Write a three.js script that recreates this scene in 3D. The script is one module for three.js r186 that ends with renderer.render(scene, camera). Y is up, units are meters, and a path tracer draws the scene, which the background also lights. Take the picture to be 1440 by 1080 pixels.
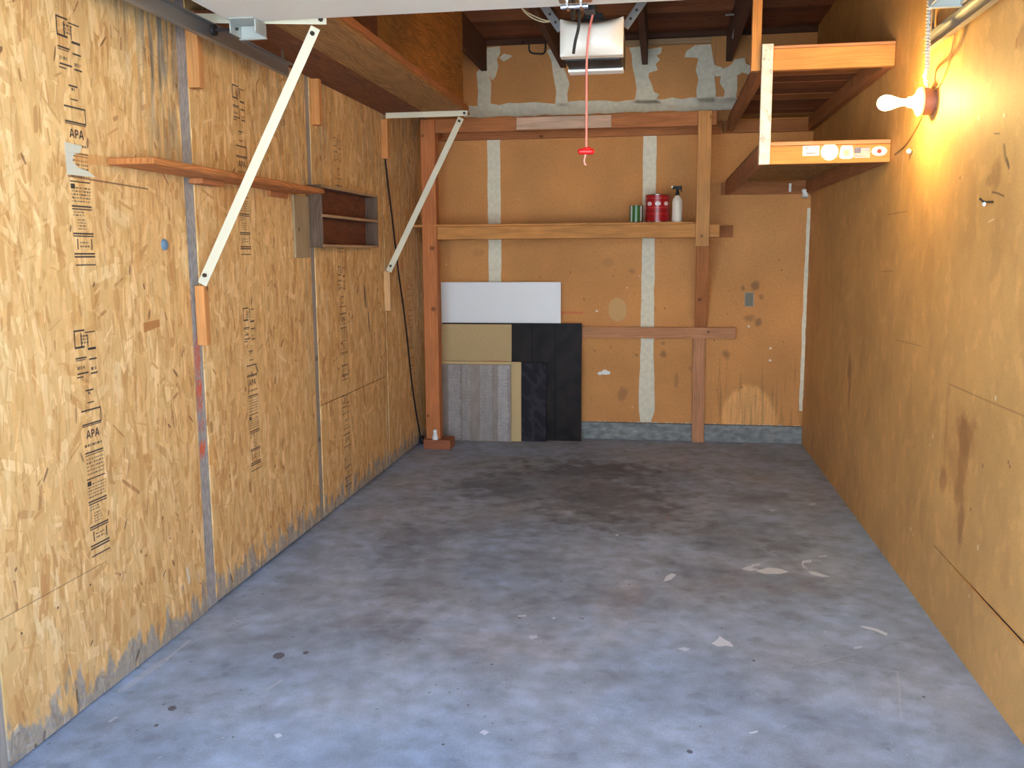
import * as THREE from 'three';
import { RoundedBoxGeometry } from 'three/addons/geometries/RoundedBoxGeometry.js';
import { mergeGeometries } from 'three/addons/utils/BufferGeometryUtils.js';
import { createNoise2D } from 'simplex-noise';

// ---------------------------------------------------------------- camera, sky, exposure
const scene = new THREE.Scene();
const FOCAL = 1279.59;                                   // pixels, for a 1440 x 1080 frame
const camera = new THREE.PerspectiveCamera(2 * Math.atan(540 / FOCAL) * 180 / Math.PI, 1440 / 1080, 0.05, 300);
camera.rotation.set(-0.1427, 0.1610, -0.0066, 'YXZ');
camera.position.set(1.7671, 1.4156, 6.8955);
camera.updateMatrixWorld(true);

const renderer = new THREE.WebGLRenderer({ antialias: true });
renderer.toneMapping = THREE.LinearToneMapping;
renderer.toneMappingExposure = 8.6;
renderer.shadowMap.enabled = true;

const SKY_ZENITH = [0.12, 0.23, 0.46], SKY_HORIZON = [1.06, 1.30, 1.50];
{ // clear hazy sky: pale towards the horizon, blue overhead
  const H = 128, W = 8, d = new Float32Array(W * H * 4);
  for (let r = 0; r < H; r++) {
    const up = Math.max(0, Math.sin(((r + 0.5) / H - 0.5) * Math.PI)), k = Math.pow(1 - up, 4);
    for (let c = 0; c < W; c++) {
      for (let i = 0; i < 3; i++) d[(r * W + c) * 4 + i] = SKY_ZENITH[i] + (SKY_HORIZON[i] - SKY_ZENITH[i]) * k;
      d[(r * W + c) * 4 + 3] = 1;
    }
  }
  const t = new THREE.DataTexture(d, W, H, THREE.RGBAFormat, THREE.FloatType);
  t.mapping = THREE.EquirectangularReflectionMapping; t.magFilter = THREE.LinearFilter; t.needsUpdate = true;
  scene.background = t; scene.environment = t;
}
// the sun stands behind the garage: its front lies in shade and only the driveway further out is sunlit
const sun = new THREE.DirectionalLight(new THREE.Color().setRGB(0.85, 1.0, 1.10), 15.5);
sun.name = 'sun'; sun.position.set(-6, 14, -8); sun.target.position.set(1.4, 0, 6); sun.castShadow = true; sun.shadow.mapSize.set(2048, 2048);
Object.assign(sun.shadow.camera, { left: -14, right: 14, top: 14, bottom: -14, near: 1, far: 60 });
scene.add(sun, sun.target);
const BULB_COLOR = new THREE.Color().setRGB(1.0, 0.66, 0.20), BULB_POWER = 0.21;

// ---------------------------------------------------------------- helpers
function rng(seed) { let a = seed | 0; return () => { a = (a + 0x6d2b79f5) | 0; let t = Math.imul(a ^ (a >>> 15), 1 | a); t = (t + Math.imul(t ^ (t >>> 7), 61 | t)) ^ t; return ((t ^ (t >>> 14)) >>> 0) / 4294967296; }; }
const n2 = createNoise2D(rng(7));
const fbm = (x, y, o = 4) => { let s = 0, a = 0.5, f = 1; for (let i = 0; i < o; i++) { s += a * n2(x * f + i * 17.3, y * f - i * 9.1); a *= 0.5; f *= 2.03; } return s; };
const clamp = (v, a = 0, b = 1) => Math.min(b, Math.max(a, v));
const smooth = (a, b, x) => { const t = clamp((x - a) / (b - a)); return t * t * (3 - 2 * t); };
const W = 2.825, ROOF = 2.97, FRONT = 6.12;              // room: width, underside of the roof deck, door opening

// a pixel of the photograph, carried along its ray to a plane of the room
const EYE = new THREE.Vector3(1.7671, 1.4156, 6.8955), LOOK = new THREE.Quaternion().setFromEuler(new THREE.Euler(-0.1427, 0.1610, -0.0066, 'YXZ'));
function ray(px, py, axis, value) {
  const d = new THREE.Vector3((px - 720) / FOCAL, -(py - 540) / FOCAL, -1).applyQuaternion(LOOK);
  return d.multiplyScalar((value - EYE[axis]) / d[axis]).add(EYE);
}

const taken = {};
function numbered(n) { const k = taken[n] = (taken[n] ?? -1) + 1; return k ? n + '_' + String(k).padStart(3, '0') : n; }
function tag(o, label, category, group, kind) { o.userData.label = label; o.userData.category = category; if (group) o.userData.group = group; if (kind) o.userData.kind = kind; return o; }
function thing(name, label, category, pos = [0, 0, 0], group, kind) { const g = new THREE.Group(); g.name = numbered(name); g.position.set(...pos); scene.add(g); return tag(g, label, category, group, kind); }
function mesh(name, geo, mat, parent, pos, label) {
  const m = new THREE.Mesh(Array.isArray(geo) ? join(geo) : geo, mat); m.name = parent ? name : numbered(name);
  if (pos) m.position.set(...pos);
  m.castShadow = m.receiveShadow = true; if (label) m.userData.label = label;
  (parent ?? scene).add(m); return m;
}
const join = (gs) => gs.length === 1 ? gs[0] : mergeGeometries(gs.map((g) => { const k = g.index ? g.toNonIndexed() : g; for (const n of Object.keys(k.attributes)) if (!['position', 'normal', 'uv'].includes(n)) k.deleteAttribute(n); return k; }));
const R = rng(11);
// bevelled board with uv in texture tiles, grain along its longest side; centre at x, y, z
function board(w, h, d, x = 0, y = 0, z = 0, o = {}) {
  const r = Math.min(o.r ?? 0.003, 0.45 * Math.min(w, h, d));
  const g = new RoundedBoxGeometry(w, h, d, 1, r), p = g.attributes.position, n = g.attributes.normal, uv = g.attributes.uv;
  const s = [w, h, d], long = o.grain ?? s.indexOf(Math.max(...s)), tu = o.tu ?? 0.3, tv = o.tv ?? 1.2, ou = o.ou ?? R() * 5, ov = o.ov ?? R() * 5;
  for (let i = 0; i < p.count; i++) {
    const q = [p.getX(i), p.getY(i), p.getZ(i)], m = [Math.abs(n.getX(i)), Math.abs(n.getY(i)), Math.abs(n.getZ(i))], face = m.indexOf(Math.max(...m));
    const rest = [0, 1, 2].filter((k) => k !== face), v = rest.includes(long) ? long : rest[1], u = rest.find((k) => k !== v);
    uv.setXY(i, q[u] / tu + ou + face * 0.37, q[v] / tv + ov);
  }
  return g.translate(x, y, z);
}
const span = (x0, x1, y0, y1, z0, z1, o) => board(x1 - x0, y1 - y0, z1 - z0, (x0 + x1) / 2, (y0 + y1) / 2, (z0 + z1) / 2, o);
// board laid from a to b
function bar(a, b, w, t, o = {}) {
  const A = new THREE.Vector3(...a), B = new THREE.Vector3(...b), d = B.clone().sub(A), L = d.length();
  const g = board(w, L, t, 0, 0, 0, { grain: 1, ...o });
  if (o.twist) g.rotateY(o.twist);
  return g.applyQuaternion(new THREE.Quaternion().setFromUnitVectors(new THREE.Vector3(0, 1, 0), d.normalize())).translate(...A.add(B).multiplyScalar(0.5).toArray());
}
function tube(points, r, seg = 40, sides = 8) { return new THREE.TubeGeometry(new THREE.CatmullRomCurve3(points.map((p) => p.isVector3 ? p : new THREE.Vector3(...p))), seg, r, sides); }
const cyl = (r0, r1, h, x = 0, y = 0, z = 0, s = 24) => new THREE.CylinderGeometry(r0, r1, h, s).translate(x, y, z);
const lathe = (pts, s = 32) => new THREE.LatheGeometry(pts.map((p) => new THREE.Vector2(...p)), s);

// ---------------------------------------------------------------- textures
function canvas(w, h, fn) { // fn(u, v) -> sRGB 0..255, v = 0 at the bottom
  const c = document.createElement('canvas'); c.width = w; c.height = h;
  const x = c.getContext('2d');
  if (fn) {
    const im = x.createImageData(w, h);
    for (let j = 0, k = 0; j < h; j++) for (let i = 0; i < w; i++, k += 4) { const q = fn((i + 0.5) / w, 1 - (j + 0.5) / h); im.data[k] = clamp(q[0], 0, 255); im.data[k + 1] = clamp(q[1], 0, 255); im.data[k + 2] = clamp(q[2], 0, 255); im.data[k + 3] = 255; }
    x.putImageData(im, 0, 0);
  }
  return [c, x];
}
function texture(c, wrap = THREE.ClampToEdgeWrapping, srgb = true) { const t = new THREE.CanvasTexture(c); if (srgb) t.colorSpace = THREE.SRGBColorSpace; t.wrapS = t.wrapT = wrap; t.magFilter = THREE.LinearFilter; return t; }
const std = (o) => new THREE.MeshStandardMaterial({ roughness: 0.85, ...o });
const rgb = (r, g, b) => new THREE.Color().setRGB(r / 255, g / 255, b / 255, THREE.SRGBColorSpace);

// pine: straight grain along v with a few knots; a neutral tone that each kind of lumber tints
const pineCanvas = canvas(512, 1024, (u, v) => {
  let du = 0;
  for (const [ku, kv, r] of [[0.22, 0.18, 0.05], [0.71, 0.55, 0.04], [0.4, 0.83, 0.03]]) { const a = (u - ku) * 0.6, b = (v - kv) * 1.2, q = Math.hypot(a, b * 0.45); du += r * 0.5 * Math.sign(a) * Math.exp(-q * q / (r * r)); }
  const w = fbm(u * 2, v * 1.2, 3) * 0.09, ring = Math.sin((u + du + w) * 95 + fbm(u * 3, v * 0.7, 2) * 5), fine = fbm(u * 60, v * 3.5, 3);
  let t = 220 + ring * 7 + fine * 22 + fbm(u * 3, v * 3, 3) * 22, knot = 0;
  for (const [ku, kv, r] of [[0.22, 0.18, 0.012], [0.71, 0.55, 0.01], [0.4, 0.83, 0.008]]) knot += smooth(1.9, 0.5, Math.hypot((u - ku) * 0.3, (v - kv) * 1.2) / r);
  t *= 1 - 0.34 * clamp(knot);
  return [t, t * 0.975, t * 0.94];
})[0];
const pineTex = texture(pineCanvas, THREE.MirroredRepeatWrapping), pineBump = texture(pineCanvas, THREE.MirroredRepeatWrapping, false);
// plywood: wide cathedral figure
const plyCanvas = canvas(512, 1024, (u, v) => {
  const e = Math.hypot((u - 0.45) * 3.2, (v - 0.5) * 1.1) + fbm(u * 1.6, v * 1.4, 3) * 0.5, ring = Math.sin(e * 34), fine = fbm(u * 70, v * 4, 2);
  const t = 205 + ring * 17 + fine * 22 + fbm(u * 4, v * 4, 3) * 26;
  return [t, t * 0.97, t * 0.92];
})[0];
const plyTex = texture(plyCanvas, THREE.MirroredRepeatWrapping);
const wood = (r, g, b, o = {}) => std({ map: pineTex, bumpMap: pineBump, bumpScale: 0.0006, color: rgb(r, g, b), ...o });
const ply = (r, g, b, o = {}) => std({ map: plyTex, color: rgb(r, g, b), ...o });
const M = {
  pine: wood(230, 168, 106), pinePale: wood(234, 190, 138), pineRed: wood(206, 134, 84), pinePink: wood(222, 162, 122), cleat: wood(236, 166, 100), pineOrange: wood(230, 164, 96),
  block: wood(190, 118, 84), roofBoard: wood(158, 98, 64), joist: wood(104, 70, 52), ledger: wood(190, 124, 76), studGrey: wood(176, 170, 168),
  plyDark: ply(152, 92, 56), plyLight: ply(200, 150, 92), plyEnd: ply(214, 146, 70), plyRack: ply(190, 144, 84), shelfBoard: ply(218, 140, 76), blush: wood(240, 206, 182),
  cubby: ply(136, 78, 50), cubbySide: ply(120, 98, 84), cubbyEdge: wood(206, 172, 130),
  whiteSteel: std({ color: rgb(212, 206, 182), roughness: 0.45 }), steel: std({ color: rgb(150, 150, 152), roughness: 0.45, metalness: 0.8 }), steelPale: std({ color: rgb(176, 180, 176), roughness: 0.55, metalness: 0.35 }),
  darkSteel: std({ color: rgb(52, 50, 52), roughness: 0.5, metalness: 0.6 }), bolt: std({ color: rgb(70, 62, 52), roughness: 0.5, metalness: 0.7 }), chrome: std({ color: rgb(200, 200, 204), roughness: 0.25, metalness: 1 }),
  black: std({ color: rgb(24, 22, 24), roughness: 0.6 }), white: std({ color: rgb(236, 236, 232), roughness: 0.5 }), mud: null, doorWhite: std({ color: rgb(226, 222, 212), roughness: 0.6 }),
};
const PT = rng(5);
{ const [c] = canvas(256, 256, (u, v) => { const t = 230 + fbm(u * 9, v * 9, 4) * 14; return [t, t * 0.97, t * 0.87]; }); M.mud = std({ map: texture(c, THREE.MirroredRepeatWrapping), roughness: 0.95 }); }
{ const [c, x] = canvas(256, 1024, (u, v) => { const s = smooth(0.25, 0.5, fbm(u * 5, v * 14 + 3, 4)) * 40, t = 214 + fbm(u * 6, v * 20, 4) * 22 - s; return [t, t * 0.985, t * 0.93]; }); M.paintedPost = std({ map: texture(c, THREE.MirroredRepeatWrapping), roughness: 0.6 }); }

// oriented strand board: thousands of flakes, lying mostly upright, and the mill's black stamp
function strandBoard(seed, dark, marks) {
  const PW = 1024, PH = 2048, S = PW / 1.22, r = rng(seed), [c, x] = canvas(PW, PH);
  x.fillStyle = 'rgb(216,174,114)'; x.fillRect(0, 0, PW, PH);
  const tones = [[238, 202, 146], [226, 184, 122], [214, 166, 102], [202, 150, 88], [244, 212, 158], [190, 136, 78], [222, 176, 116], [232, 190, 128]];
  const flake = (L, w, turn, alpha, edge) => {
    const t = tones[Math.floor(r() * tones.length)], k = 0.95 + r() * 0.1;
    x.save(); x.translate(r() * PW, r() * PH); x.rotate(turn); x.globalAlpha = alpha;
    x.fillStyle = edge && r() < 0.02 ? 'rgb(146,92,50)' : `rgb(${t[0] * k | 0},${t[1] * k | 0},${t[2] * k | 0})`;
    x.beginPath(); x.moveTo(-w * (0.2 + r() * 0.3), -L / 2); x.quadraticCurveTo(0, -L / 2 - w * (r() - 0.3), w * (0.2 + r() * 0.3), -L / 2 + (r() - 0.5) * w); x.quadraticCurveTo(w * (0.5 + r() * 0.2), 0, w * (0.3 + r() * 0.2), L / 2 + (r() - 0.5) * w); x.lineTo(-w * (0.3 + r() * 0.2), L / 2); x.quadraticCurveTo(-w * (0.5 + r() * 0.2), 0, -w * 0.4, -L / 2); x.closePath(); x.fill();
    if (edge && r() < 0.28) { x.globalAlpha = 0.28; x.strokeStyle = 'rgb(136,84,42)'; x.lineWidth = 1 + r() * 1.4; x.beginPath(); x.moveTo(w * 0.45, -L / 2); x.quadraticCurveTo(w * 0.6, 0, w * 0.42, L * (r() - 0.2)); x.stroke(); }
    x.restore();
  };
  const way = () => (r() < 0.82 ? (r() - 0.5) * 0.5 : (r() - 0.5) * 2.8);
  for (let i = 0; i < 1500; i++) flake((0.07 + r() * 0.13) * S, (0.014 + r() * 0.03) * S, way(), 0.35 + r() * 0.4, false);
  for (let i = 0; i < 3400; i++) flake((0.03 + r() * r() * 0.1) * S, (0.006 + r() * r() * 0.02) * S, way(), 0.25 + r() * 0.4, true);
  for (let i = 0; i < 1800; i++) flake((0.02 + r() * 0.06) * S, (0.002 + r() * 0.004) * S, way(), 0.25 + r() * 0.3, false);
  for (let i = 0; i < 46; i++) { // dark slivers
    x.save(); x.translate(r() * PW, r() * PH); x.rotate((r() - 0.5) * 1.8); x.globalAlpha = 0.55; x.fillStyle = 'rgb(84,50,30)'; x.beginPath(); x.ellipse(0, 0, 2 + r() * 3, 5 + r() * 18, 0, 0, 7); x.fill(); x.restore();
  }
  marks?.(x, S, PH, r);
  // grey concrete splash with a ragged rim along the foot, old grey water streaks
  const im = x.getImageData(0, 0, PW, PH), d = im.data;
  for (let j = 0; j < PH; j++) for (let i = 0; i < PW; i++) {
    const k = (j * PW + i) * 4, y = (PH - j) / S, u = i / S;
    let g = y < 0.4 ? smooth(0.02, -0.045, y - 0.10 + fbm(u * 14 + seed, y * 5, 4) * 0.14) * (0.82 + 0.3 * fbm(u * 40, y * 40, 2)) : 0, q = 0;
    for (const [u0, y0, su, sy, a] of dark) q = Math.max(q, a * Math.exp(-(((u - u0) / su) ** 2)) * smooth(-1, 0.6, (y - y0) / sy));
    if (q > 0.03) g = Math.max(g, q * smooth(-0.3, 0.4, fbm(u * 22 + seed, y * 2.4, 3)));
    if (g <= 0) continue;
    g = clamp(g); const tone = d[k] * 0.30 + d[k + 1] * 0.45 + d[k + 2] * 0.25, base = [0.80, 0.78, 0.76];
    const fade = y < 0.3 ? 1 : 0.7;
    for (let n = 0; n < 3; n++) d[k + n] = d[k + n] * (1 - g) + (tone * base[n] * fade + 12) * g;
  }
  x.putImageData(im, 0, 0);
  return c;
}
// the mill stamp, drawn downwards from (x0, y0): bars, brackets, APA and lines of small print
function stamp(x, x0, y0, w, h, alpha, r) {
  x.save(); x.translate(x0 - w / 2, y0); x.fillStyle = x.strokeStyle = 'rgb(38,32,34)'; x.globalAlpha = alpha;
  const X = (f) => f * w, Y = (f) => h * (f < 0.548 ? f * 0.785 : 0.43 + (f - 0.548) * 1.261), line = (a, b, y, t = 3) => x.fillRect(X(a), Y(y), X(b - a), t);
  const print = (a, b, y0_, y1, n) => { for (let i = 0; i < n; i++) { const y = Y(y0_ + (y1 - y0_) * i / n); let q = a; while (q < b) { const l = 0.03 + r() * 0.09; x.globalAlpha = alpha * (0.45 + r() * 0.4); x.fillRect(X(q), y, X(Math.min(l, b - q)), Math.max(2, h * (y1 - y0_) / n * 0.5)); q += l + 0.02 + r() * 0.03; } } x.globalAlpha = alpha; };
  line(0.02, 0.5, 0.0, 4); line(0.5, 0.98, 0.015, 3); line(0.02, 0.45, 0.09, 5); line(0.6, 0.98, 0.105, 6); print(0.3, 0.65, 0.03, 0.085, 3); x.fillRect(0, Y(0), 4, Y(0.1)); x.fillRect(X(0.3), Y(0.02), 4, Y(0.08)); x.fillRect(X(0.6), Y(0.03), 3, Y(0.07));
  line(0.0, 0.5, 0.15, 4); line(0.62, 0.98, 0.165, 4); line(0.0, 0.46, 0.164, 2); print(0.05, 0.4, 0.2, 0.225, 1); line(0.03, 0.55, 0.235, 4); line(0.65, 0.98, 0.245, 4); line(0.0, 0.3, 0.255, 3); print(0.68, 0.92, 0.215, 0.24, 1);
  line(0.35, 0.72, 0.335, 4); print(0.45, 0.6, 0.348, 0.37, 1); line(0.38, 0.7, 0.405, 3);
  line(0.08, 0.98, 0.445, 4); x.fillRect(X(0.97), Y(0.445), 3, h * 0.066); line(0.08, 0.98, 0.522, 4); line(0.08, 0.98, 0.534, 2);
  x.font = 'bold ' + Math.round(X(0.33)) + 'px sans-serif'; x.textAlign = 'center'; x.textBaseline = 'top'; x.fillText('APA', X(0.54), Y(0.548));
  print(0.12, 0.95, 0.605, 0.625, 1); line(0.12, 0.98, 0.632, 4); line(0.12, 0.98, 0.642, 2); print(0.15, 0.95, 0.655, 0.72, 5); line(0.1, 0.98, 0.725, 3); x.fillRect(X(0.12), Y(0.735), X(0.18), h * 0.02); print(0.14, 0.98, 0.745, 0.8, 5);
  line(0.1, 0.98, 0.805, 4); line(0.1, 0.98, 0.815, 3); print(0.15, 0.6, 0.825, 0.845, 2); print(0.32, 0.68, 0.85, 0.89, 4);
  line(0.08, 0.98, 0.895, 4); line(0.08, 0.98, 0.904, 3); print(0.35, 0.75, 0.925, 0.95, 2); x.fillRect(X(0.22), Y(0.915), 4, h * 0.045); x.fillRect(X(0.84), Y(0.915), 4, h * 0.045);
  line(0.06, 0.98, 0.962, 4); line(0.06, 0.98, 0.972, 4); line(0.08, 0.98, 1.0, 3);
  x.restore();
}

// ---------------------------------------------------------------- floor and ground outside
const stainBlob = (x, z, s, seed) => { // noisy edged spot: 0..1
  const [cx, cz, rx, rz, a, e] = s, d = Math.hypot((x - cx) / rx, (z - cz) / rz); if (d > 1.2 + (e ?? 0.9)) return 0;
  const q = d + fbm(x * 5 + cx * 9, z * 5 + seed, 4) * (e ?? 0.9);
  return a * smooth(1.15, 0.35, q);
};
{
  const FZ = 5.0;
  const oil = [[1.35, 1.05, 0.55, 0.3, 0.72], [1.5, 1.75, 0.42, 0.6, 0.66], [0.85, 1.5, 0.32, 0.36, 0.6], [1.25, 1.45, 0.8, 0.75, 0.40], [1.62, 2.15, 0.3, 0.25, 0.36], [0.95, 2.3, 0.3, 0.3, 0.26], [0.55, 2.6, 0.22, 0.5, 0.3], [2.2, 2.35, 0.35, 0.45, 0.3], [1.95, 1.2, 0.25, 0.2, 0.25], [2.15, 3.05, 0.5, 0.3, 0.24], [1.15, 2.95, 0.4, 0.4, 0.2], [0.7, 3.7, 0.22, 0.2, 0.25], [2.35, 1.6, 0.3, 0.2, 0.25], [1.6, 3.25, 0.45, 0.2, 0.2], [0.9, 3.25, 0.5, 0.3, 0.2]];
  const rust = [[1.62, 3.3, 0.13, 0.32, 0.30], [1.3, 3.75, 0.5, 0.16, 0.2], [2.2, 3.05, 0.28, 0.14, 0.26], [0.7, 3.6, 0.3, 0.2, 0.16], [1.75, 1.0, 0.5, 0.12, 0.12], [2.4, 1.1, 0.22, 0.1, 0.16], [1.9, 2.75, 0.3, 0.12, 0.14]];
  const dust = [[0.7, 4.3, 0.7, 0.5, 0.30], [2.2, 4.2, 0.7, 0.6, 0.34], [1.5, 4.5, 0.6, 0.4, 0.26], [2.5, 3.3, 0.24, 0.5, 0.2], [0.12, 3.8, 0.12, 0.9, 0.25], [1.85, 3.95, 0.3, 0.2, 0.24], [0.75, 3.95, 0.25, 0.16, 0.22], [0.2, 2.4, 0.12, 0.6, 0.16]];
  const [c, x] = canvas(1536, 2048, (u, v) => {
    const X = u * W, Z = (1 - v) * FZ;
    let t = 174 + fbm(X * 1.7, Z * 1.7, 4) * 22 + fbm(X * 7, Z * 7, 5) * 21 + fbm(X * 90, Z * 90, 2) * 14;
    let o = 0, ru = 0, du = 0;
    for (const s of oil) o = Math.max(o, stainBlob(X, Z, s, 3)); for (const s of rust) ru = Math.max(ru, stainBlob(X, Z, s, 9)); for (const s of dust) du = Math.max(du, stainBlob(X, Z, s, 21));
    o = clamp(o * 0.85 + 0.10 * smooth(0.1, 0.5, fbm(X * 2.2 + 40, Z * 3, 4)) + 0.14 * smooth(0.25, 0.55, fbm(X * 5 + 9, Z * 6, 5)));
    du *= 0.75 + fbm(X * 8, Z * 8, 4) * 0.7;
    t = t * (1 - o * 0.52) + du * 10;
    const tint = fbm(X * 0.9 + 5, Z * 0.9, 3);
    return [t * (0.885 + tint * 0.05) + ru * 20, t * 0.99 - ru * 4, t * (1.14 - tint * 0.06) - ru * 24];
  });
  const P = (px, py) => { const p = ray(px, py, 'y', 0); return [p.x / W * 1536, p.z / FZ * 2048]; };
  // spilt white paint, outlined as in the photograph
  const paint = (pts, a = 0.9, tone = '224,234,246') => { x.globalAlpha = a; x.fillStyle = `rgb(${tone})`; x.beginPath(); pts.forEach((p, i) => { const q = P(...p); i ? x.lineTo(...q) : x.moveTo(...q); }); x.closePath(); x.fill(); };
  paint([[933, 818], [937, 810], [945, 806], [951, 808], [944, 815]]);
  paint([[1000, 905], [1008, 900], [1012, 894], [1019, 899], [1027, 903], [1032, 910], [1022, 908], [1010, 909]]);
  paint([[1062, 803], [1080, 798], [1098, 800], [1110, 804], [1098, 807], [1075, 807]]); paint([[1043, 800], [1052, 796], [1060, 795], [1058, 799], [1068, 801], [1055, 803]], 0.85); paint([[1055, 793], [1068, 792], [1070, 795], [1060, 797]], 0.6);
  paint([[1136, 803], [1146, 804], [1158, 808], [1168, 811], [1155, 811], [1142, 808]]); paint([[1128, 788], [1142, 787], [1140, 791], [1130, 792], [1130, 796], [1127, 794]], 0.8); paint([[1128, 793], [1133, 797], [1136, 801], [1129, 798]], 0.5); paint([[1150, 782], [1163, 780], [1163, 783], [1152, 784]], 0.5);
  paint([[1209, 880], [1220, 881], [1236, 885], [1249, 891], [1246, 894], [1230, 887], [1214, 883]]);
  paint([[1200, 910], [1212, 908], [1212, 911], [1201, 913]], 0.6); paint([[1053, 1030], [1066, 1027], [1065, 1030], [1055, 1032]]); paint([[952, 912], [962, 910], [971, 913], [964, 916]], 0.7);
  paint([[674, 1030], [680, 1026], [688, 1029], [682, 1034]], 0.8); paint([[385, 1033], [394, 1031], [397, 1035], [389, 1038]], 0.8); paint([[728, 865], [740, 864], [740, 867], [729, 868]], 0.6); paint([[744, 894], [755, 893], [756, 897], [746, 899]], 0.6); paint([[775, 869], [781, 868], [780, 871]], 0.8); paint([[864, 752], [870, 751], [869, 754]], 0.9);
  paint([[1137, 708], [1148, 706], [1146, 710], [1138, 711]], 0.5); paint([[1082, 717], [1090, 716], [1089, 719], [1083, 719]], 0.5);
  // pale scuffs beside the strand board and scrapes
  x.lineCap = 'round';
  for (const [a, b, w, al] of [[[172, 970], [232, 928], 16, 0.35], [[235, 926], [266, 901], 7, 0.4], [[155, 1014], [163, 1009], 6, 0.6], [[375, 970], [395, 957], 6, 0.35], [[1180, 930], [1262, 945], 4, 0.18], [[1262, 945], [1268, 1010], 5, 0.2], [[1140, 935], [1200, 920], 6, 0.18]]) {
    const p = P(...a), q = P(...b); x.globalAlpha = al; x.strokeStyle = 'rgb(214,216,222)'; x.lineWidth = w; x.beginPath(); x.moveTo(...p); x.lineTo(...q); x.stroke();
  }
  const sp = rng(77);
  for (let i = 0; i < 420; i++) { x.globalAlpha = 0.3 + sp() * 0.5; x.fillStyle = sp() < 0.5 ? 'rgb(222,222,222)' : 'rgb(52,46,48)'; x.beginPath(); x.ellipse(sp() * 1536, sp() * 2048, 0.8 + sp() * 2, 0.7 + sp() * 1.6, sp() * 3, 0, 7); x.fill(); }
  for (const [px, py, rx, rz] of [[242, 996, 8, 6], [392, 922, 12, 10], [430, 918, 6, 5], [970, 1057, 5, 4], [220, 1020, 4, 3], [1060, 929, 3, 3]]) { const p = P(px, py); x.globalAlpha = 0.6; x.fillStyle = 'rgb(58,52,58)'; x.beginPath(); x.ellipse(p[0], p[1], rx, rz, 0.5, 0, 7); x.fill(); }
  x.globalAlpha = 0.5; x.fillStyle = 'rgb(190,84,70)'; { const p = P(940, 728); x.fillRect(p[0] - 6, p[1] - 4, 12, 8); }
  const t = texture(c, THREE.MirroredRepeatWrapping);
  const [bc] = canvas(512, 512, (u, v) => { const k = 128 + fbm(u * 12, v * 12, 5) * 70; return [k, k, k]; });
  const bt = texture(bc, THREE.MirroredRepeatWrapping, false); bt.repeat.set(3, 5);
  const g = new THREE.BoxGeometry(W + 0.4, 0.15, FRONT + 0.3), uv = g.attributes.uv, p = g.attributes.position;
  for (let i = 0; i < p.count; i++) { const X = p.getX(i) + W / 2, Z = p.getZ(i) + FRONT / 2; uv.setXY(i, X / W, 1 - Z / FZ); }
  const f = mesh('floor', g, std({ map: t, roughness: 0.62, bumpMap: bt, bumpScale: 0.0015 }), null, [W / 2, -0.075, FRONT / 2]);
  tag(f, 'stained grey concrete garage floor with oil patches and white paint splashes', 'floor', null, 'structure');
  const [dc] = canvas(512, 512, (u, v) => { const k = 176 + fbm(u * 8, v * 8, 5) * 26; return [k, k * 0.985, k * 0.96]; });
  const dt = texture(dc, THREE.MirroredRepeatWrapping); dt.repeat.set(12, 12);
  const dr = mesh('driveway', new THREE.BoxGeometry(60, 0.2, 50), std({ map: dt, roughness: 0.9 }), null, [W / 2, -0.115, FRONT + 25.15]);
  tag(dr, 'plain concrete driveway outside the open garage door', 'driveway', null, 'structure');
}

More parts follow.
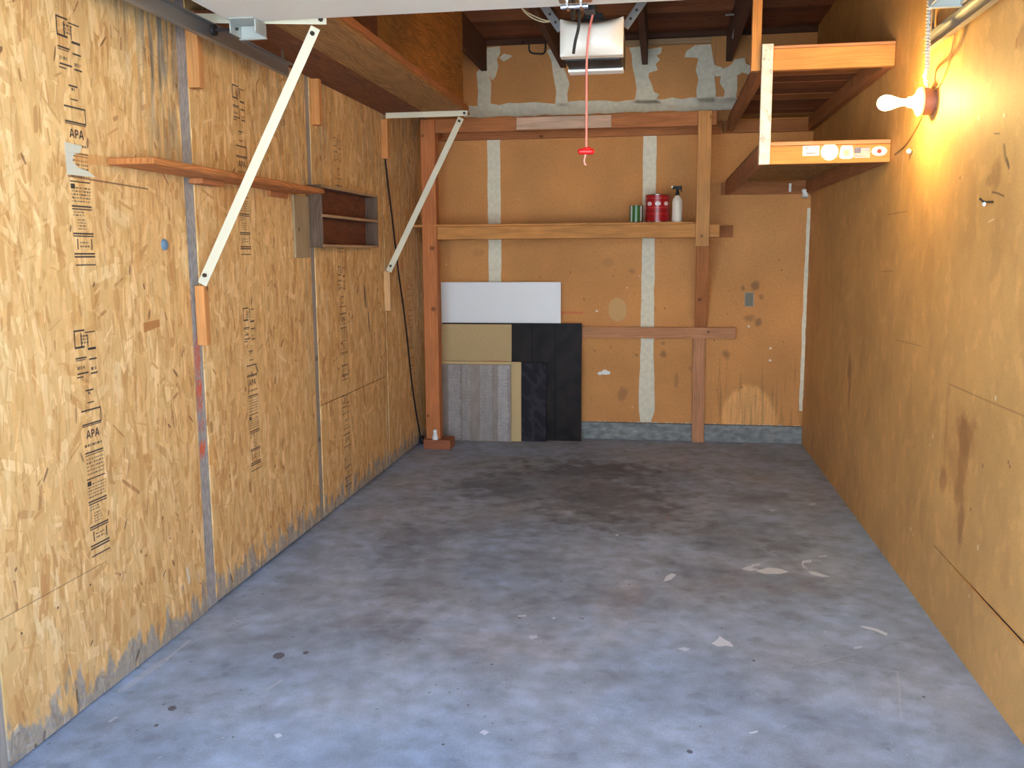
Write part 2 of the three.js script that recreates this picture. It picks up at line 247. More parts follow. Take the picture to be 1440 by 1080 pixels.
// ---------------------------------------------------------------- left wall: strand board panels over grey studs
const SEAM = [4.79, 3.574, 2.354, 1.134];                // far edge of each gap, metres from the back wall
{
  const g = thing('wall_left', 'garage wall of strand board panels with black mill stamps and grey studs between', 'wall', [0, 0, 0], null, 'structure');
  mesh('backing', span(-0.12, -0.05, 0, ROOF + 0.03, -0.1, FRONT, { r: 0.001 }), M.studGrey, g);
  const gap = [0.08, 0.078, 0.06, 0.024];
  const drawA = (x, S, H, r) => {
    const U = (z) => (SEAM[0] - z) * S, V = (y) => H - y * S;
    stamp(x, U(4.287), V(2.12), 0.112 * S, 0.73 * S, 0.86, r); stamp(x, U(4.315), V(1.19), 0.108 * S, 0.72 * S, 0.86, r);
    // grey paint left round an old cleat
    const q = (z, y) => [U(z), V(y)], poly = (pts, col, a) => { x.globalAlpha = a; x.fillStyle = col; x.beginPath(); pts.forEach((p, i) => i ? x.lineTo(...q(...p)) : x.moveTo(...q(...p))); x.closePath(); x.fill(); };
    poly([[4.345, 1.755], [4.26, 1.752], [4.275, 1.728], [4.305, 1.722], [4.312, 1.70], [4.285, 1.684], [4.24, 1.678], [4.20, 1.662], [4.33, 1.66], [4.345, 1.66]], 'rgb(206,204,190)', 0.95);
    poly([[4.295, 1.728], [4.10, 1.735], [4.10, 1.700], [4.305, 1.700]], 'rgb(206,138,72)', 0.5);
    poly([[4.34, 1.658], [3.90, 1.648], [3.90, 1.643], [4.34, 1.653]], 'rgb(90,62,40)', 0.6);
    poly([[3.985, 1.185], [3.88, 1.19], [3.88, 1.165], [3.985, 1.15]], 'rgb(176,112,60)', 0.8);
    // chalk line and nails
    x.globalAlpha = 0.5; x.strokeStyle = 'rgb(70,52,40)'; x.lineWidth = 2; x.beginPath(); x.moveTo(...q(4.79, 0.432)); x.lineTo(...q(4.3, 0.43)); x.stroke();
    for (let i = 0; i < 7; i++) { x.fillStyle = 'rgb(50,36,28)'; x.globalAlpha = 0.8; const p = q(4.7 - i * 0.16, 0.36 + (i % 3) * 0.012); x.beginPath(); x.arc(p[0], p[1], 3, 0, 7); x.fill(); }
    poly([[3.80, 0.235], [3.79, 0.24], [3.775, 0.17], [3.79, 0.165]], 'rgb(220,216,206)', 0.9);
  };
  const drawB = (x, S, H, r) => { const U = (z) => (SEAM[1] - z) * S, V = (y) => H - y * S; stamp(x, U(3.16), V(2.12), 0.11 * S, 0.70 * S, 0.78, r); stamp(x, U(3.16), V(1.19), 0.11 * S, 0.72 * S, 0.78, r); };
  const drawC = (x, S, H, r) => { const U = (z) => (SEAM[2] - z) * S, V = (y) => H - y * S; stamp(x, U(1.965), V(2.05), 0.12 * S, 0.62 * S, 0.4, r); stamp(x, U(1.965), V(1.35), 0.12 * S, 0.64 * S, 0.62, r); stamp(x, U(1.965), V(0.62), 0.12 * S, 0.55 * S, 0.5, r);
    x.globalAlpha = 0.75; x.strokeStyle = 'rgb(222,206,176)'; x.lineWidth = 9; x.lineCap = 'round'; x.beginPath(); x.moveTo(U(2.21), V(1.22)); x.lineTo(U(2.2), V(0.95)); x.stroke();
    x.globalAlpha = 0.5; x.fillStyle = 'rgb(50,42,40)'; x.beginPath(); x.ellipse(U(1.56), V(1.16), 14, 60, -0.1, 0, 7); x.fill(); x.beginPath(); x.ellipse(U(1.5), V(1.0), 9, 60, -0.15, 0, 7); x.fill(); };
  const drawD = (x, S, H, r) => { stamp(x, (SEAM[3] - 0.55) * S, H - 1.25 * S, 0.12 * S, 0.66 * S, 0.4, r); };
  const mats = [
    strandBoard(101, [[1.02, 1.95, 0.14, 0.45, 0.85], [0.86, 2.2, 0.1, 0.3, 0.6]], drawA), strandBoard(202, [[0.92, 2.0, 0.3, 0.6, 0.4], [1.1, 1.0, 0.08, 0.9, 0.3]], drawB),
    strandBoard(303, [[0.15, 1.9, 0.12, 0.6, 0.4], [0.95, 1.9, 0.3, 0.7, 0.3]], drawC), strandBoard(404, [[0.5, 1.7, 0.3, 1.2, 0.4], [0.9, 1.0, 0.2, 1.2, 0.4]], drawD),
  ].map((c) => { const t = texture(c, THREE.MirroredRepeatWrapping), b = texture(c, THREE.MirroredRepeatWrapping, false); return std({ map: t, bumpMap: b, bumpScale: 0.0012, roughness: 0.8 }); });
  const edges = [[FRONT, SEAM[0] + gap[0], 1], [SEAM[0], SEAM[1] + gap[1], 0], [SEAM[1], SEAM[2] + gap[2], 1], [SEAM[2], SEAM[3] + gap[3], 2], [SEAM[3], 0.0, 3]];
  const panel = (z1, z0, y0, y1, m, top = 0) => { // face towards +x, picture left = towards the door
    const geo = new RoundedBoxGeometry(0.012, y1 - y0, z1 - z0, 1, 0.0015), p = geo.attributes.position, uv = geo.attributes.uv;
    geo.translate(-0.006, (y0 + y1) / 2, (z0 + z1) / 2);
    for (let i = 0; i < p.count; i++) uv.setXY(i, (z1 - p.getZ(i)) / 1.22, (p.getY(i) + top) / 2.44);
    mesh('strand_board_panel', geo, mats[m], g);
  };
  for (const [z1, z0, m] of edges) {
    if (m === 2) { panel(z1, z0, 0.012, 0.618, m); panel(z1, z0, 0.622, 2.42, m); } else panel(z1, z0, m === 0 ? 0.004 : 0.012, 2.42, m);
    panel(z1, z0, 2.426, ROOF - 0.005, (m + 1) % 4, 0.6);
  }
  for (const k of [0, 2, 3]) mesh('stud', span(-0.05, -0.005, 0.005, ROOF, SEAM[k] - 0.012, SEAM[k] + gap[k] + 0.012), M.studGrey, g);
  // red marking paint sprayed on the first full-height stud
  const [sc, sx] = canvas(128, 2048, (u, v) => { const k = 158 + fbm(u * 6, v * 50, 4) * 34 + fbm(u * 20, v * 9, 3) * 18; return [k, k * 0.965, k * 0.95]; }), sr = rng(55);
  for (const [py, h, n] of [[500, 0.12, 500], [548, 0.05, 420], [571, 0.05, 160], [600, 0.04, 90], [634, 0.05, 420], [530, 0.2, 160]]) { const Y = ray(278, py, 'x', 0).y; for (let i = 0; i < n; i++) { const gs = (sr() + sr() + sr() - 1.5) / 1.5; sx.globalAlpha = 0.3 + sr() * 0.4; sx.fillStyle = 'rgb(214,92,62)'; sx.fillRect(20 + sr() * 70 + gs * 18, (1 - (Y + gs * h) / ROOF) * 2048, 2 + sr() * 5, 2 + sr() * 4); } }
  const sprayed = std({ map: texture(sc), roughness: 0.85 });
  mesh('stud', (() => { const q = span(-0.05, -0.005, 0.005, ROOF, SEAM[1] - 0.012, SEAM[1] + gap[1] + 0.012), p = q.attributes.position, uv = q.attributes.uv; for (let i = 0; i < p.count; i++) uv.setXY(i, (SEAM[1] + gap[1] - p.getZ(i)) / gap[1], p.getY(i) / ROOF); return q; })(), sprayed, g, null, 'grey stud with red marking paint');
}

// ---------------------------------------------------------------- right wall: brown hardboard sheets
{
  const g = thing('wall_right', 'garage wall of yellowish brown hardboard sheets with drip stains and scuffs', 'wall', [W, 0, 0], null, 'structure');
  mesh('backing', span(0.008, 0.12, 0, ROOF + 0.03, -0.1, FRONT, { r: 0.001 }), M.studGrey, g);
  const ZX = 4.9;
  const stains = [[3.56, 0.78, 0.10, 0.10, 0.5], [3.57, 0.62, 0.07, 0.16, 0.42], [3.585, 0.48, 0.035, 0.14, 0.4], [3.36, 0.58, 0.05, 0.06, 0.35], [3.36, 0.78, 0.035, 0.22, 0.22], [1.6, 0.74, 0.055, 0.10, 0.5], [1.62, 0.63, 0.03, 0.12, 0.38], [3.5, 0.66, 0.14, 0.12, 0.22], [3.85, 2.05, 0.05, 0.04, 0.3], [3.7, 1.66, 0.05, 0.06, 0.3], [3.66, 1.64, 0.05, 0.025, 0.25]];
  const [c, x] = canvas(2048, 1280, (u, v) => {
    const Z = u * ZX, Y = v * ROOF;
    let t = 1 + fbm(Z * 1.1, Y * 1.1, 4) * 0.09 + fbm(Z * 9, Y * 7, 3) * 0.035 + fbm(Z * 70, Y * 70, 2) * 0.05, s = 0;
    for (const q of stains) s = Math.max(s, stainBlob(Z, Y, q.length > 5 ? q : [...q, 0.7], 5));
    s = Math.max(s, 0.07 * smooth(0.1, 0.5, fbm(Z * 3 + 3, Y * 1.6, 4)));
    const pale = 0.05 * smooth(0.22, 0.45, fbm(Z * 6 + 50, Y * 5, 4));
    const k = t * (1 - s * 0.44) + pale;
    return [206 * k, 156 * k * (1 - s * 0.16), 92 * k * (1 - s * 0.2) + pale * 40];
  });
  const P = (px, py) => { const p = ray(px, py, 'x', W); return [p.z / ZX * 2048, (1 - p.y / ROOF) * 1280]; };
  x.lineCap = 'round';
  const stroke = (pts, w, col, a) => { x.globalAlpha = a; x.strokeStyle = col; x.lineWidth = w; x.beginPath(); pts.forEach((p, i) => { const q = P(...p); i ? x.lineTo(...q) : x.moveTo(...q); }); x.stroke(); };
  stroke([[1247, 600], [1245, 640], [1243, 690], [1240, 735]], 2.5, 'rgb(226,190,140)', 0.5); stroke([[1145, 430], [1147, 500]], 3, 'rgb(222,186,136)', 0.35);
  stroke([[1335, 540], [1380, 560], [1440, 585]], 1.8, 'rgb(120,80,40)', 0.45); stroke([[1260, 478], [1296, 487]], 1.6, 'rgb(120,80,40)', 0.4); stroke([[1248, 302], [1276, 297]], 1.8, 'rgb(120,72,40)', 0.5); stroke([[1240, 382], [1256, 381]], 1.8, 'rgb(120,72,40)', 0.35);
  stroke([[1395, 270], [1404, 272], [1412, 276]], 2.2, 'rgb(70,44,30)', 0.7); stroke([[1412, 205], [1414, 222], [1418, 232]], 7, 'rgb(104,78,46)', 0.6); stroke([[1416, 224], [1419, 236]], 5, 'rgb(84,62,44)', 0.6); stroke([[1398, 188], [1406, 188]], 2, 'rgb(84,62,44)', 0.6); stroke([[1430, 56], [1429, 66]], 6, 'rgb(168,96,40)', 0.6);
  stroke([[1390, 312], [1398, 308]], 2, 'rgb(232,214,180)', 0.8);
  for (const [px, py, r] of [[1195, 610, 4], [1312, 614, 3.5], [1308, 626, 2.5], [1244, 690, 3.5], [1281, 744, 4], [1284, 752, 3], [1375, 770, 4], [1376, 166, 3], [1412, 162, 3], [1366, 838, 3], [1280, 822, 2.5], [1400, 560, 4], [1300, 175, 2.5]]) { const p = P(px, py); x.globalAlpha = 0.8; x.fillStyle = 'rgb(232,220,196)'; x.beginPath(); x.ellipse(p[0], p[1], r * 0.7, r, 0, 0, 7); x.fill(); }
  for (const [px, py] of [[1190, 340], [1382, 655], [1420, 656], [1365, 716], [1210, 695], [1418, 650], [1350, 250]]) { const p = P(px, py); x.globalAlpha = 0.6; x.fillStyle = 'rgb(96,66,42)'; x.beginPath(); x.arc(p[0], p[1], 2.6, 0, 7); x.fill(); }
  const rs = rng(31); // upright roller and rub marks
  for (let i = 0; i < 90; i++) { x.globalAlpha = 0.02 + rs() * 0.04; x.strokeStyle = rs() < 0.5 ? 'rgb(110,74,36)' : 'rgb(236,200,140)'; x.lineWidth = 1 + rs() * 3; const X0 = rs() * 2048, Y0 = rs() * 1280, L = 20 + rs() * 120; x.beginPath(); x.moveTo(X0, Y0); x.lineTo(X0 + (rs() - 0.5) * 8, Y0 + L); x.stroke(); }
  const m = std({ map: texture(c, THREE.MirroredRepeatWrapping), roughness: 0.62 });
  const sheet = (z0, z1, y0, y1, bulge = 0) => {
    const geo = new RoundedBoxGeometry(0.008, y1 - y0, z1 - z0, 4, 0.001), p = geo.attributes.position, uv = geo.attributes.uv;
    const big = bulge ? new THREE.BoxGeometry(0.008, y1 - y0, z1 - z0, 1, 8, 24) : geo, q = big.attributes.position, w = big.attributes.uv;
    for (let i = 0; i < q.count; i++) {
      const Z = q.getZ(i) + (z0 + z1) / 2, Y = q.getY(i) + (y0 + y1) / 2; w.setXY(i, Z / ZX, Y / ROOF);
      if (bulge) q.setX(i, q.getX(i) - bulge * smooth(z0, z0 + 0.7, Z) * ((Y - y0) / (y1 - y0)) ** 1.5);
    }
    if (bulge) big.computeVertexNormals();
    mesh('hardboard_sheet', big.translate(0.004, (y0 + y1) / 2, (z0 + z1) / 2), m, g);
  };
  sheet(0, 1.219, 0, ROOF); sheet(1.22, 2.519, 0, ROOF); sheet(2.5205, 3.299, 0, ROOF); sheet(3.3, FRONT, 0.292, ROOF); sheet(3.3, FRONT, 0, 0.290, 0.012);
}

// ---------------------------------------------------------------- back wall: drywall with taped joints above a concrete curb
{
  const g = thing('wall_back', 'back wall of brown paper drywall with white taped joints', 'wall', [0, 0, 0], null, 'structure');
  mesh('backing', span(-0.12, W + 0.12, 0, ROOF + 0.03, -0.11, -0.0125, { r: 0.001 }), M.studGrey, g);
  const smudge = [[2.46, 1.165, 0.035, 0.04, 0.5], [2.5, 1.09, 0.025, 0.03, 0.35], [2.41, 0.93, 0.05, 0.03, 0.35], [2.49, 0.9, 0.03, 0.04, 0.45], [2.26, 0.66, 0.035, 0.04, 0.4], [1.8, 0.66, 0.03, 0.035, 0.4], [1.72, 1.0, 0.02, 0.03, 0.35], [1.5, 0.35, 0.05, 0.06, 0.28], [1.8, 0.74, 0.02, 0.02, 0.3], [1.56, 1.28, 0.03, 0.03, 0.25], [2.1, 1.15, 0.03, 0.08, 0.35], [1.9, 0.45, 0.02, 0.06, 0.25], [2.0, 0.55, 0.02, 0.03, 0.25], [2.37, 1.15, 0.015, 0.02, 0.4], [1.6, 0.65, 0.015, 0.015, 0.4], [1.38, 1.35, 0.05, 0.04, 0.12], [0.4, 1.42, 0.05, 0.03, 0.12]];
  const [c, x] = canvas(2048, 1536, (u, v) => {
    const X = u * W, Y = v * ROOF;
    let t = 1 + fbm(X * 1.3 + 8, Y * 1.3, 4) * 0.08 + fbm(X * 40, Y * 40, 3) * 0.05, s = 0;
    for (const q of smudge) s = Math.max(s, stainBlob(X, Y, [...q, 0.55], 14));
    const arch = smooth(1.1, 0.92, Math.hypot((X - 2.44) / 0.2, Math.max(0, Y - 0.14) / 0.28) + fbm(X * 9, Y * 3, 3) * 0.12) * (0.7 + 0.4 * fbm(X * 34, Y * 2.5, 3));
    const drip = 0.13 * smooth(0.1, 0.45, fbm(X * 26 + 4, Y * 1.2, 3)) * smooth(0.62, 0.35, Y + fbm(X * 7, 3, 2) * 0.3) * smooth(2.1, 2.25, X);
    const k = t * (1 - s * 0.5) * (1 + arch * 0.2 - drip);
    return [212 * k, 150 * k + s * 4 + arch * 12, 90 * k + s * 18 + arch * 14];
  });
  const P = (X, Y) => [X / W * 2048, (1 - Y / ROOF) * 1536];
  x.globalAlpha = 0.8; x.fillStyle = 'rgb(214,174,122)'; x.beginPath(); x.ellipse(...P(1.455, 0.99), 50, 46, 0.3, 0, 7); x.fill();
  x.globalAlpha = 0.4; x.fillStyle = 'rgb(214,92,74)'; x.fillRect(...P(1.02, 0.975), 130, 9);
  const rs = rng(64);
  for (let i = 0; i < 60; i++) { x.globalAlpha = 0.75; x.fillStyle = rs() < 0.35 ? 'rgb(236,230,220)' : 'rgb(112,80,58)'; x.beginPath(); x.arc(...P(0.1 + rs() * 2.6, 0.2 + rs() * 1.3), 1.5 + rs() * 2, 0, 7); x.fill(); }
  for (const [X, Y] of [[2.58, 0.71], [2.58, 0.62], [2.42, 0.87], [2.11, 0.87], [1.3, 0.98]]) { x.globalAlpha = 0.95; x.fillStyle = 'rgb(240,236,226)'; x.beginPath(); x.ellipse(...P(X, Y), 7, 4, 0, 0, 7); x.fill(); }
  for (let i = 0; i < 40; i++) { x.globalAlpha = 0.9; x.fillStyle = 'rgb(238,234,226)'; const X = 1.25 + rs() * 1.55; x.fillRect(...P(X, 0.137), 4 + rs() * 18, 3 + rs() * 3); }
  const m = std({ map: texture(c), roughness: 0.9 });
  const sheet = (x0, x1, y0, y1) => {
    const geo = new RoundedBoxGeometry(x1 - x0, y1 - y0, 0.0125, 1, 0.001).translate((x0 + x1) / 2, (y0 + y1) / 2, -0.00625), p = geo.attributes.position, uv = geo.attributes.uv;
    for (let i = 0; i < p.count; i++) uv.setXY(i, p.getX(i) / W, p.getY(i) / ROOF);
    mesh('drywall_sheet', geo, m, g);
  };
  for (const [a, b] of [[0, 0.518], [0.52, 1.675], [1.677, W]]) sheet(a, b, 0.132, 2.455);
  for (const [a, b] of [[0, 1.04], [1.042, 2.13], [2.132, W]]) sheet(a, b, 2.458, ROOF);
  // joint compound, thin and ragged
  const mudShape = (pts) => { const s = new THREE.Shape(pts.map((p) => new THREE.Vector2(...p))); const e = new THREE.ExtrudeGeometry(s, { depth: 0.0012, bevelEnabled: true, bevelThickness: 0.0012, bevelSize: 0.004, bevelSegments: 1 }); const p = e.attributes.position, uv = e.attributes.uv; for (let i = 0; i < p.count; i++) uv.setXY(i, p.getX(i) / 0.5, p.getY(i) / 0.5); return e; };
  const rr = rng(90);
  const strip = (x0, x1, y0, y1, rag, n) => { const L = [], Q = []; for (let i = 0; i <= n; i++) { const y = y0 + (y1 - y0) * i / n; L.push([x0 + (rr() - 0.5) * rag, y]); Q.push([x1 + (rr() - 0.5) * rag, y]); } mesh('joint_compound', mudShape([...L, ...Q.reverse()]), M.mud, g, [0, 0, 0], 'white joint compound over drywall tape'); };
  const pixels = (pts) => mesh('joint_compound', mudShape(pts.map(([a, b]) => { const p = ray(a, b, 'z', 0); return [p.x, p.y]; })), M.mud, g, [0, 0, 0], 'ragged patch of grey white joint compound');
  strip(0.475, 0.566, 0.95, 2.3, 0.006, 18);
  { const L = [], Q = []; for (let i = 0; i <= 26; i++) { const y = 0.14 + 2.16 * i / 26, f = smooth(0.75, 0.3, y) * 0.012; L.push([1.634 - f * 0.6 + (rr() - 0.5) * 0.006 + (y < 0.2 ? 0.012 : 0), y]); Q.push([1.722 + f * 1.2 + (rr() - 0.5) * 0.008 - (y < 0.2 ? 0.02 : 0), y]); } mesh('joint_compound', mudShape([...L, ...Q.reverse()]), M.mud, g, [0, 0, 0], 'white joint compound over drywall tape'); }
  strip(W - 0.022, W - 0.004, 0.25, 1.72, 0.008, 20);
  { const A = [], B = []; for (let i = 0; i <= 30; i++) { const X = 0.3 + 2.0 * i / 30; A.push([X, 2.508 + (rr() - 0.5) * 0.02]); B.push([X, 2.428 + (rr() - 0.5) * 0.012]); } mesh('joint_compound', mudShape([...B, ...A.reverse()]), M.mud, g, [0, 0, 0], 'grey horizontal band of joint compound'); }
  pixels([[672, 150], [673, 128], [671, 102], [676, 97], [686, 99], [690, 118], [689, 150]]);
  pixels([[684, 96], [683, 78], [686, 68], [702, 66], [703, 74], [698, 84], [700, 94], [696, 108], [692, 112], [688, 104]]); pixels([[703, 81], [709, 76], [720, 79], [714, 83], [708, 86]]);
  pixels([[781, 150], [783, 128], [779, 108], [776, 84], [770, 72], [776, 68], [788, 88], [796, 104], [800, 118], [797, 132], [798, 150]]);
  pixels([[893, 146], [896, 126], [894, 110], [890, 92], [889, 76], [886, 68], [901, 66], [902, 90], [911, 90], [911, 70], [930, 67], [929, 74], [922, 78], [927, 84], [921, 90], [924, 98], [912, 102], [911, 108], [916, 120], [919, 130], [926, 133], [922, 140], [932, 146]]);
  pixels([[981, 145], [980, 126], [983, 112], [979, 98], [983, 82], [975, 80], [963, 80], [966, 72], [978, 64], [999, 63], [1001, 76], [1004, 92], [1004, 110], [1006, 130], [1004, 145]]);
  pixels([[1004, 92], [1014, 95], [1018, 98], [1016, 106], [1006, 107]]); pixels([[1017, 146], [1020, 128], [1013, 116], [1016, 98], [1028, 92], [1034, 84], [1047, 82], [1048, 90], [1056, 94], [1053, 104], [1044, 101], [1036, 106], [1036, 125], [1033, 146]]);
  { const p = mudShape([[1.31, 0.555], [1.325, 0.565], [1.34, 0.562], [1.352, 0.578], [1.372, 0.58], [1.385, 0.57], [1.40, 0.567], [1.40, 0.553], [1.37, 0.548], [1.345, 0.552], [1.325, 0.545]]); mesh('filler_dab', p, M.white, g, [0, -0.05, 0], 'white dab of filler on brown drywall'); }
  // pale edge of the top plate under the roof boards
  mesh('top_plate', span(1.50, 2.10, 2.885, 2.925, 0.001, 0.03), M.cubbyEdge, g);
  mesh('roof_blocking', span(0.0, W, 2.93, ROOF - 0.002, 0.0, 0.038), M.joist, g);
  const [cc] = canvas(1024, 128, (u, v) => { const k = 140 + fbm(u * 24, v * 2, 5) * 34 + smooth(0.3, 0.6, fbm(u * 16, v * 4 + 4, 4)) * 24; return [k * 0.97, k, k]; });
  const cg = new RoundedBoxGeometry(W - 0.002, 0.130, 0.03, 1, 0.004).translate(W / 2, 0.065, 0.005);
  const cm = mesh('baseboard_back', cg, std({ map: texture(cc), roughness: 0.9, bumpMap: texture(cc, THREE.ClampToEdgeWrapping, false), bumpScale: 0.003 }), null);
  tag(cm, 'low rough grey concrete curb along the foot of the back wall', 'curb', null, 'structure');
}

// ---------------------------------------------------------------- front wall around the opening, ceiling
{
  const st = std({ color: rgb(206, 196, 178), roughness: 0.9 });
  const g = thing('wall_front', 'front wall with the wide door opening towards the driveway', 'wall', [0, 0, FRONT], null, 'structure');
  mesh('pier', span(-0.12, 0.19, 0, ROOF + 0.03, 0, 0.15, { r: 0.002 }), st, g); mesh('pier', span(2.74, W + 0.12, 0, ROOF + 0.03, 0, 0.15, { r: 0.002 }), st, g); mesh('header', span(0.19, 2.74, 2.16, ROOF + 0.03, 0, 0.15, { r: 0.002 }), st, g);
  const c = thing('ceiling', 'dark brown roof boards on exposed joists above the garage', 'ceiling', [0, 0, 0], null, 'structure');
  mesh('roof_slab', span(-0.12, W + 0.12, ROOF + 0.022, ROOF + 0.1, -0.11, FRONT + 0.15, { r: 0.001 }), M.joist, c);
  const tones = [M.roofBoard, wood(176, 112, 74), wood(140, 86, 56), wood(186, 122, 84)];
  const n = 44, pitch = (FRONT + 0.1) / n, geos = [0, 1, 2].map(() => board(W + 0.1, 0.02, pitch - 0.004, 0, 0, 0));
  for (let i = 0; i < n; i++) mesh('roof_board', geos[i % 3], tones[Math.floor(PT() * 4)], c, [W / 2, ROOF + 0.011 + PT() * 0.002, 0.0 + pitch * (i + 0.5) - 0.02]);
  const jg = [0, 1].map(() => board(0.042, 0.215, FRONT - 0.02, 0, 0, 0));
  [0.455, 1.045, 1.635, 2.225].forEach((x, i) => mesh('joist', jg[i % 2], M.joist, c, [x, ROOF - 0.1085, FRONT / 2]));
}

// ---------------------------------------------------------------- open overhead door, its tracks and the opener
{
  const d = thing('door_1', 'open white overhead garage door lying flat below the ceiling', 'garage door', [0.22, 2.25, 3.645], null, 'structure');
  for (let k = 0; k < 4; k++) mesh('door_section', span(0, 2.5, 0, 0.04, k * 0.533, k * 0.533 + 0.529, { r: 0.004 }), M.doorWhite, d);
  for (const [x, s] of [[0.065, 1], [2.445, -1]]) {
    const b = mesh('roller_bracket', [span(x - 0.05, x + 0.05, -0.006, 0, -0.03, 0.075), span(x - 0.05, x + 0.05, -0.05, -0.006, -0.034, -0.028), span(x - 0.05, x - 0.044, -0.05, -0.004, -0.03, 0.06), span(x + 0.044, x + 0.05, -0.05, -0.004, -0.03, 0.06), span(x - 0.052, x + 0.052, -0.056, -0.05, -0.036, -0.02)], M.steelPale, d, null, 'galvanised roller bracket');
    mesh('roller', [cyl(0.005, 0.005, 0.11, 0, 0, 0, 10).rotateZ(Math.PI / 2).translate(x - s * 0.09, -0.027, 0.02), cyl(0.02, 0.02, 0.014, 0, 0, 0, 18).rotateZ(Math.PI / 2).translate(x - s * 0.128, -0.027, 0.02)], M.darkSteel, b);
  }
  mesh('arm_bracket', [span(1.20, 1.31, -0.010, 0, 0.07, 0.14), span(1.225, 1.235, -0.035, -0.008, 0.07, 0.12), span(1.27, 1.28, -0.035, -0.008, 0.07, 0.12), cyl(0.008, 0.008, 0.09, 0, 0, 0, 10).rotateZ(Math.PI / 2).translate(1.252, -0.026, 0.09)], M.chrome, d, null, 'chrome bracket for the opener arm');

  const track = (x, s, label) => {
    const t = thing('door_track', label, 'track', [x, 2.218, 0], 'overhead door tracks');
    const z0 = 2.93, z1 = 5.9, prof = [[-0.012, 0.026], [-0.012, 0.030], [0.012, 0.030], [0.016, 0.026], [0.016, -0.026], [0.012, -0.030], [-0.012, -0.030], [-0.012, -0.026], [0.009, -0.026], [0.012, -0.022], [0.012, 0.022], [0.009, 0.026]];
    const sh = new THREE.Shape(prof.map(([a, b]) => new THREE.Vector2(-a * s, b)));
    mesh('channel', new THREE.ExtrudeGeometry(sh, { depth: z1 - z0, bevelEnabled: false }).translate(0, 0, z0), M.steel, t);
    for (const z of [2.96, 4.6]) mesh('hanger_strap', s > 0 && z < 3 ? span(-0.02, -0.017, 0.0, 0.0815, z, z + 0.03) : span(-0.004 - 0.0165 * s, -0.001 - 0.0165 * s, 0.0, ROOF - 2.218 - 0.001, z, z + 0.03), M.steel, t);
    return t;
  };
  track(0.145, 1, 'galvanised door track running along the strand board wall'); track(2.787, -1, 'galvanised door track running along the brown hardboard wall');

  const o = thing('door_opener', 'white garage door opener hung from perforated straps below the joists', 'door opener', [1.47, 2.2, 2.55]);
  mesh('motor_housing', new RoundedBoxGeometry(0.25, 0.15, 0.36, 3, 0.012).translate(0, 0.108, 0.18), std({ color: rgb(70, 62, 60), roughness: 0.5 }), o);
  mesh('base_pan', [new RoundedBoxGeometry(0.235, 0.012, 0.30, 2, 0.005).translate(0, 0.026, 0.19)], M.black, o);
  { // domed lamp cover
    const geo = new THREE.BoxGeometry(0.262, 0.15, 0.06, 20, 14, 6), p = geo.attributes.position;
    for (let i = 0; i < p.count; i++) { const x = p.getX(i), y = p.getY(i), z = p.getZ(i), fx = Math.abs(x) / 0.131, fy = Math.abs(y) / 0.075; if (z > -0.029) p.setZ(i, z + 0.05 * (1 - fx ** 4) * (1 - fy ** 4) * (z + 0.03) / 0.06); p.setY(i, y - 0.018 * (y > 0 ? (1 - fx * fx) * fy : 0)); }
    geo.computeVertexNormals();
    const lens = mesh('lamp_cover', geo.translate(0, 0.103, 0.37), std({ color: rgb(238, 232, 220), roughness: 0.35 }), o, null, 'white domed plastic lamp cover');
    for (let k = 0; k < 8; k++) mesh('vent_slot', new RoundedBoxGeometry(0.010, 0.008, 0.014, 1, 0.002).translate(-0.075 + k * 0.022, 0.041, 0.408), M.bolt, lens);
    mesh('rim', [span(-0.122, 0.122, 0.010, 0.024, 0.08, 0.16, { r: 0.004 })], M.white, o);
    mesh('indicator', cyl(0.006, 0.006, 0.012, 0, 0, 0, 12).rotateX(Math.PI / 2).translate(0.118, 0.12, 0.402), M.black, o);
  }
  mesh('rail', [span(-0.016, 0.016, 0.215, 0.245, 0.1, 3.4), span(-0.04, 0.04, 0.175, 0.222, 0.12, 0.3)], M.darkSteel, o);
  mesh('trolley', [span(-0.03, 0.03, 0.175, 0.25, 0.55, 0.72, { r: 0.006 }), span(-0.012, 0.03, 0.145, 0.18, 0.58, 0.66)], M.darkSteel, o);
  mesh('door_arm', tube([[-0.006, 0.026, 1.16], [-0.016, 0.024, 1.04], [-0.024, 0.085, 0.86], [-0.02, 0.17, 0.68]], 0.008, 30, 8), M.darkSteel, o, null, 'bent dark steel arm from trolley to door');
  mesh('release_lever', tube([[-0.03, 0.165, 0.62], [-0.035, 0.10, 0.60], [-0.05, 0.05, 0.58], [-0.06, 0.005, 0.56]], 0.006, 24, 8), M.black, o);
  const cord = mesh('release_cord', tube([[0.012, 0.165, 0.50], [-0.004, 0.10, 0.49], [-0.012, 0.0, 0.485], [-0.012, -0.2, 0.485], [-0.012, -0.36, 0.485]], 0.0045, 40, 8), std({ color: rgb(236, 136, 122), roughness: 0.7 }), o, null, 'pale red release cord');
  const hp = ray(825, 213, 'z', 3.035);
  mesh('pull_handle', [new THREE.CapsuleGeometry(0.013, 0.045, 6, 16).rotateZ(Math.PI / 2).rotateY(0.1).translate(-0.013, hp.y - 2.2, 0.485), new THREE.CapsuleGeometry(0.008, 0.024, 6, 12).rotateZ(Math.PI / 2 + 0.2).translate(-0.013, hp.y - 2.2 + 0.01, 0.485)], std({ color: rgb(222, 26, 22), roughness: 0.4 }), o, null, 'bright red plastic pull handle');
  mesh('cord_end', tube([[-0.013, hp.y - 2.21, 0.485], [-0.02, hp.y - 2.228, 0.485], [-0.02, hp.y - 2.245, 0.487], [-0.013, hp.y - 2.256, 0.487]], 0.004, 16, 6), std({ color: rgb(240, 172, 158), roughness: 0.7 }), cord);
